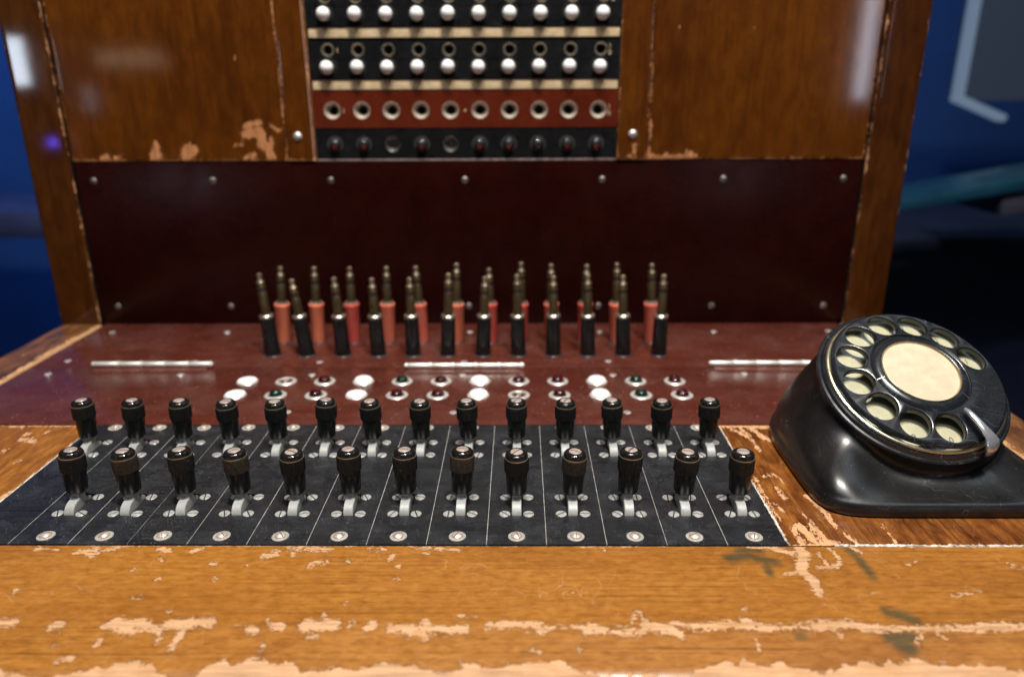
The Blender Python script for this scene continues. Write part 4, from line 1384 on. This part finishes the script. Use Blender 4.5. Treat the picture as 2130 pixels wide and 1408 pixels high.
# ------------------------------------------------------------------ dim museum room behind and around
M_BLUEWALL = simple('blue_wall_paint', (0.020, 0.085, 0.30), 0.7, var=0.25, vsize=1.2)
M_FLOOR = simple('dark_museum_floor', (0.020, 0.022, 0.035), 0.5, var=0.3, vsize=3)
w = mesh_obj('back_wall', box_me('back_wall', M_BLUEWALL, -6, 6, 3.1, 3.2, -1.0, 2.6))
tag(w, kind='structure')
f = mesh_obj('floor', box_me('floor', M_FLOOR, -6, 6, -4, 3.1, -1.0, -0.95))
tag(f, kind='structure')


def emit(name, col, strength):
    m = bpy.data.materials.new(name)
    m.use_nodes = True
    b = m.node_tree.nodes['Principled BSDF']
    b.inputs['Base Color'].default_value = (0.02, 0.025, 0.035, 1)
    b.inputs['Emission Color'].default_value = (*col, 1)
    b.inputs['Emission Strength'].default_value = strength
    return m


# lit display screen, tilted, far right; its pale frame emits in place of falling light
t = empty('display_screen', (0.905, 1.60, 0.153))
tag(t, 'tilted grey display screen with a pale frame, blurred behind the switchboard', 'screen')
M_SCRG = emit('lit_screen_glass', (0.10, 0.17, 0.32), 0.10)
M_SCRF = emit('emissive_pale_frame', (0.30, 0.42, 0.60), 0.40)
mesh_obj('screen_panel', box_me('screen_panel', M_SCRG, 0.0, 0.62, 0.02, 0.05, -0.005, 0.50), t)
mesh_obj('frame_edge', box_me('frame_edge', M_SCRF, -0.008, 0.006, 0.0, 0.03, 0.0, 0.50, 0.004), t)
fe = mesh_obj('frame_edge', box_me('frame_edge', M_SCRF, -0.008, 0.108, 0.0, 0.03, -0.009, 0.006, 0.004), t)
fe.rotation_euler = (0, R_(21.6), 0)

t = empty('glass_shelf', (0.554, 1.10, 0.002))
t.rotation_euler = (0, R_(-9.5), 0)
tag(t, 'cyan-edged glass shelf running behind the right post of the switchboard', 'shelf')
mesh_obj('shelf_glass', box_me('shelf_glass', simple('cyan_glass_edge', (0.007, 0.042, 0.072), 0.25, var=0.3, vsize=25), -0.25, 0.9, 0.0, 0.12, 0.0, 0.016, 0.003), t)
mesh_obj('shelf_bracket', box_me('shelf_bracket', simple('grey_bracket', (0.04, 0.04, 0.06), 0.4), 0.16, 0.34, 0.01, 0.2, -0.035, -0.004, 0.004), t)

t = empty('exhibit_plinth', (1.0, 1.35, -0.95))
tag(t, 'dark exhibit plinth behind the dial, below the glass shelf', 'plinth')
M_PLINTH = simple('near_black_plinth', (0.006, 0.010, 0.028), 0.5, var=0.4, vsize=8)
mesh_obj('plinth_body', box_me('plinth_body', M_PLINTH, -0.55, 0.9, 0.0, 0.5, 0.0, 0.84, 0.01), t)
mesh_obj('plinth_top', box_me('plinth_top', M_PLINTH, -0.57, 0.92, -0.02, 0.52, 0.84, 0.87, 0.006), t)

t = empty('streak_slab', (-1.7, 2.3, -0.95))  # added slab standing in for a reflected violet streak
tag(t, 'dusky violet slab added for a reflected light streak before the blue wall, left of the switchboard', 'streak slab')
M_STREAK = simple('violet_streak', (0.05, 0.055, 0.13), 0.5, var=0.3, vsize=6)
mesh_obj('seat', box_me('seat', M_STREAK, -0.9, 0.95, -0.2, 0.2, 0.72, 0.80, 0.02), t)  # flat top that carries the streak's colour
for lx in (-0.8, 0.85):
    mesh_obj('leg', box_me('leg', M_STREAK, lx - 0.04, lx + 0.04, -0.15, 0.15, 0.0, 0.72, 0.01), t)

# added glowing boxes, out of view, set so that the varnish mirrors them


def reflection_emitter(name, label, loc, sx, sz, col, strength, cat='lamp'):
    t = empty(name, loc)
    tag(t, label, cat)
    mesh_obj('emitter_back', box_me('emitter_back', M_PLINTH, -sx / 2 - 0.01, sx / 2 + 0.01, -0.04, -0.001, -sz / 2 - 0.01, sz / 2 + 0.01, 0.003), t)
    mesh_obj('emitter_face', box_me('emitter_face', emit(name + '_light', col, strength), -sx / 2, sx / 2, -0.001, 0.004, -sz / 2, sz / 2, 0.001), t)
    return t


reflection_emitter('white_reflection_emitter', 'small bright white emitter added out of view for its reflection in the varnish', (-1.49, -1.2, 0.256), 0.060, 0.134, (0.75, 0.86, 1.0), 22)
reflection_emitter('strip_light', 'tall narrow cool white emitter added out of view for its streak in the varnish', (1.015, -1.2, 0.32), 0.030, 0.36, (0.80, 0.85, 1.0), 14)
reflection_emitter('blue_reflection_emitter', 'tiny violet-blue emitter added out of view for its dot in the varnish', (-1.426, -1.2, 0.023), 0.024, 0.024, (0.12, 0.08, 1.0), 22)
reflection_emitter('warm_reflection_emitter', 'wide dim warm emitter added out of view for its ghost in the varnish', (-1.15, -1.2, 0.262), 0.20, 0.045, (1.0, 0.78, 0.55), 1.9)
reflection_emitter('pale_reflection_emitter', 'short dim pale emitter added out of view for its ghost in the varnish', (-1.29, -1.2, 0.15), 0.032, 0.075, (0.85, 0.82, 0.9), 2.4)
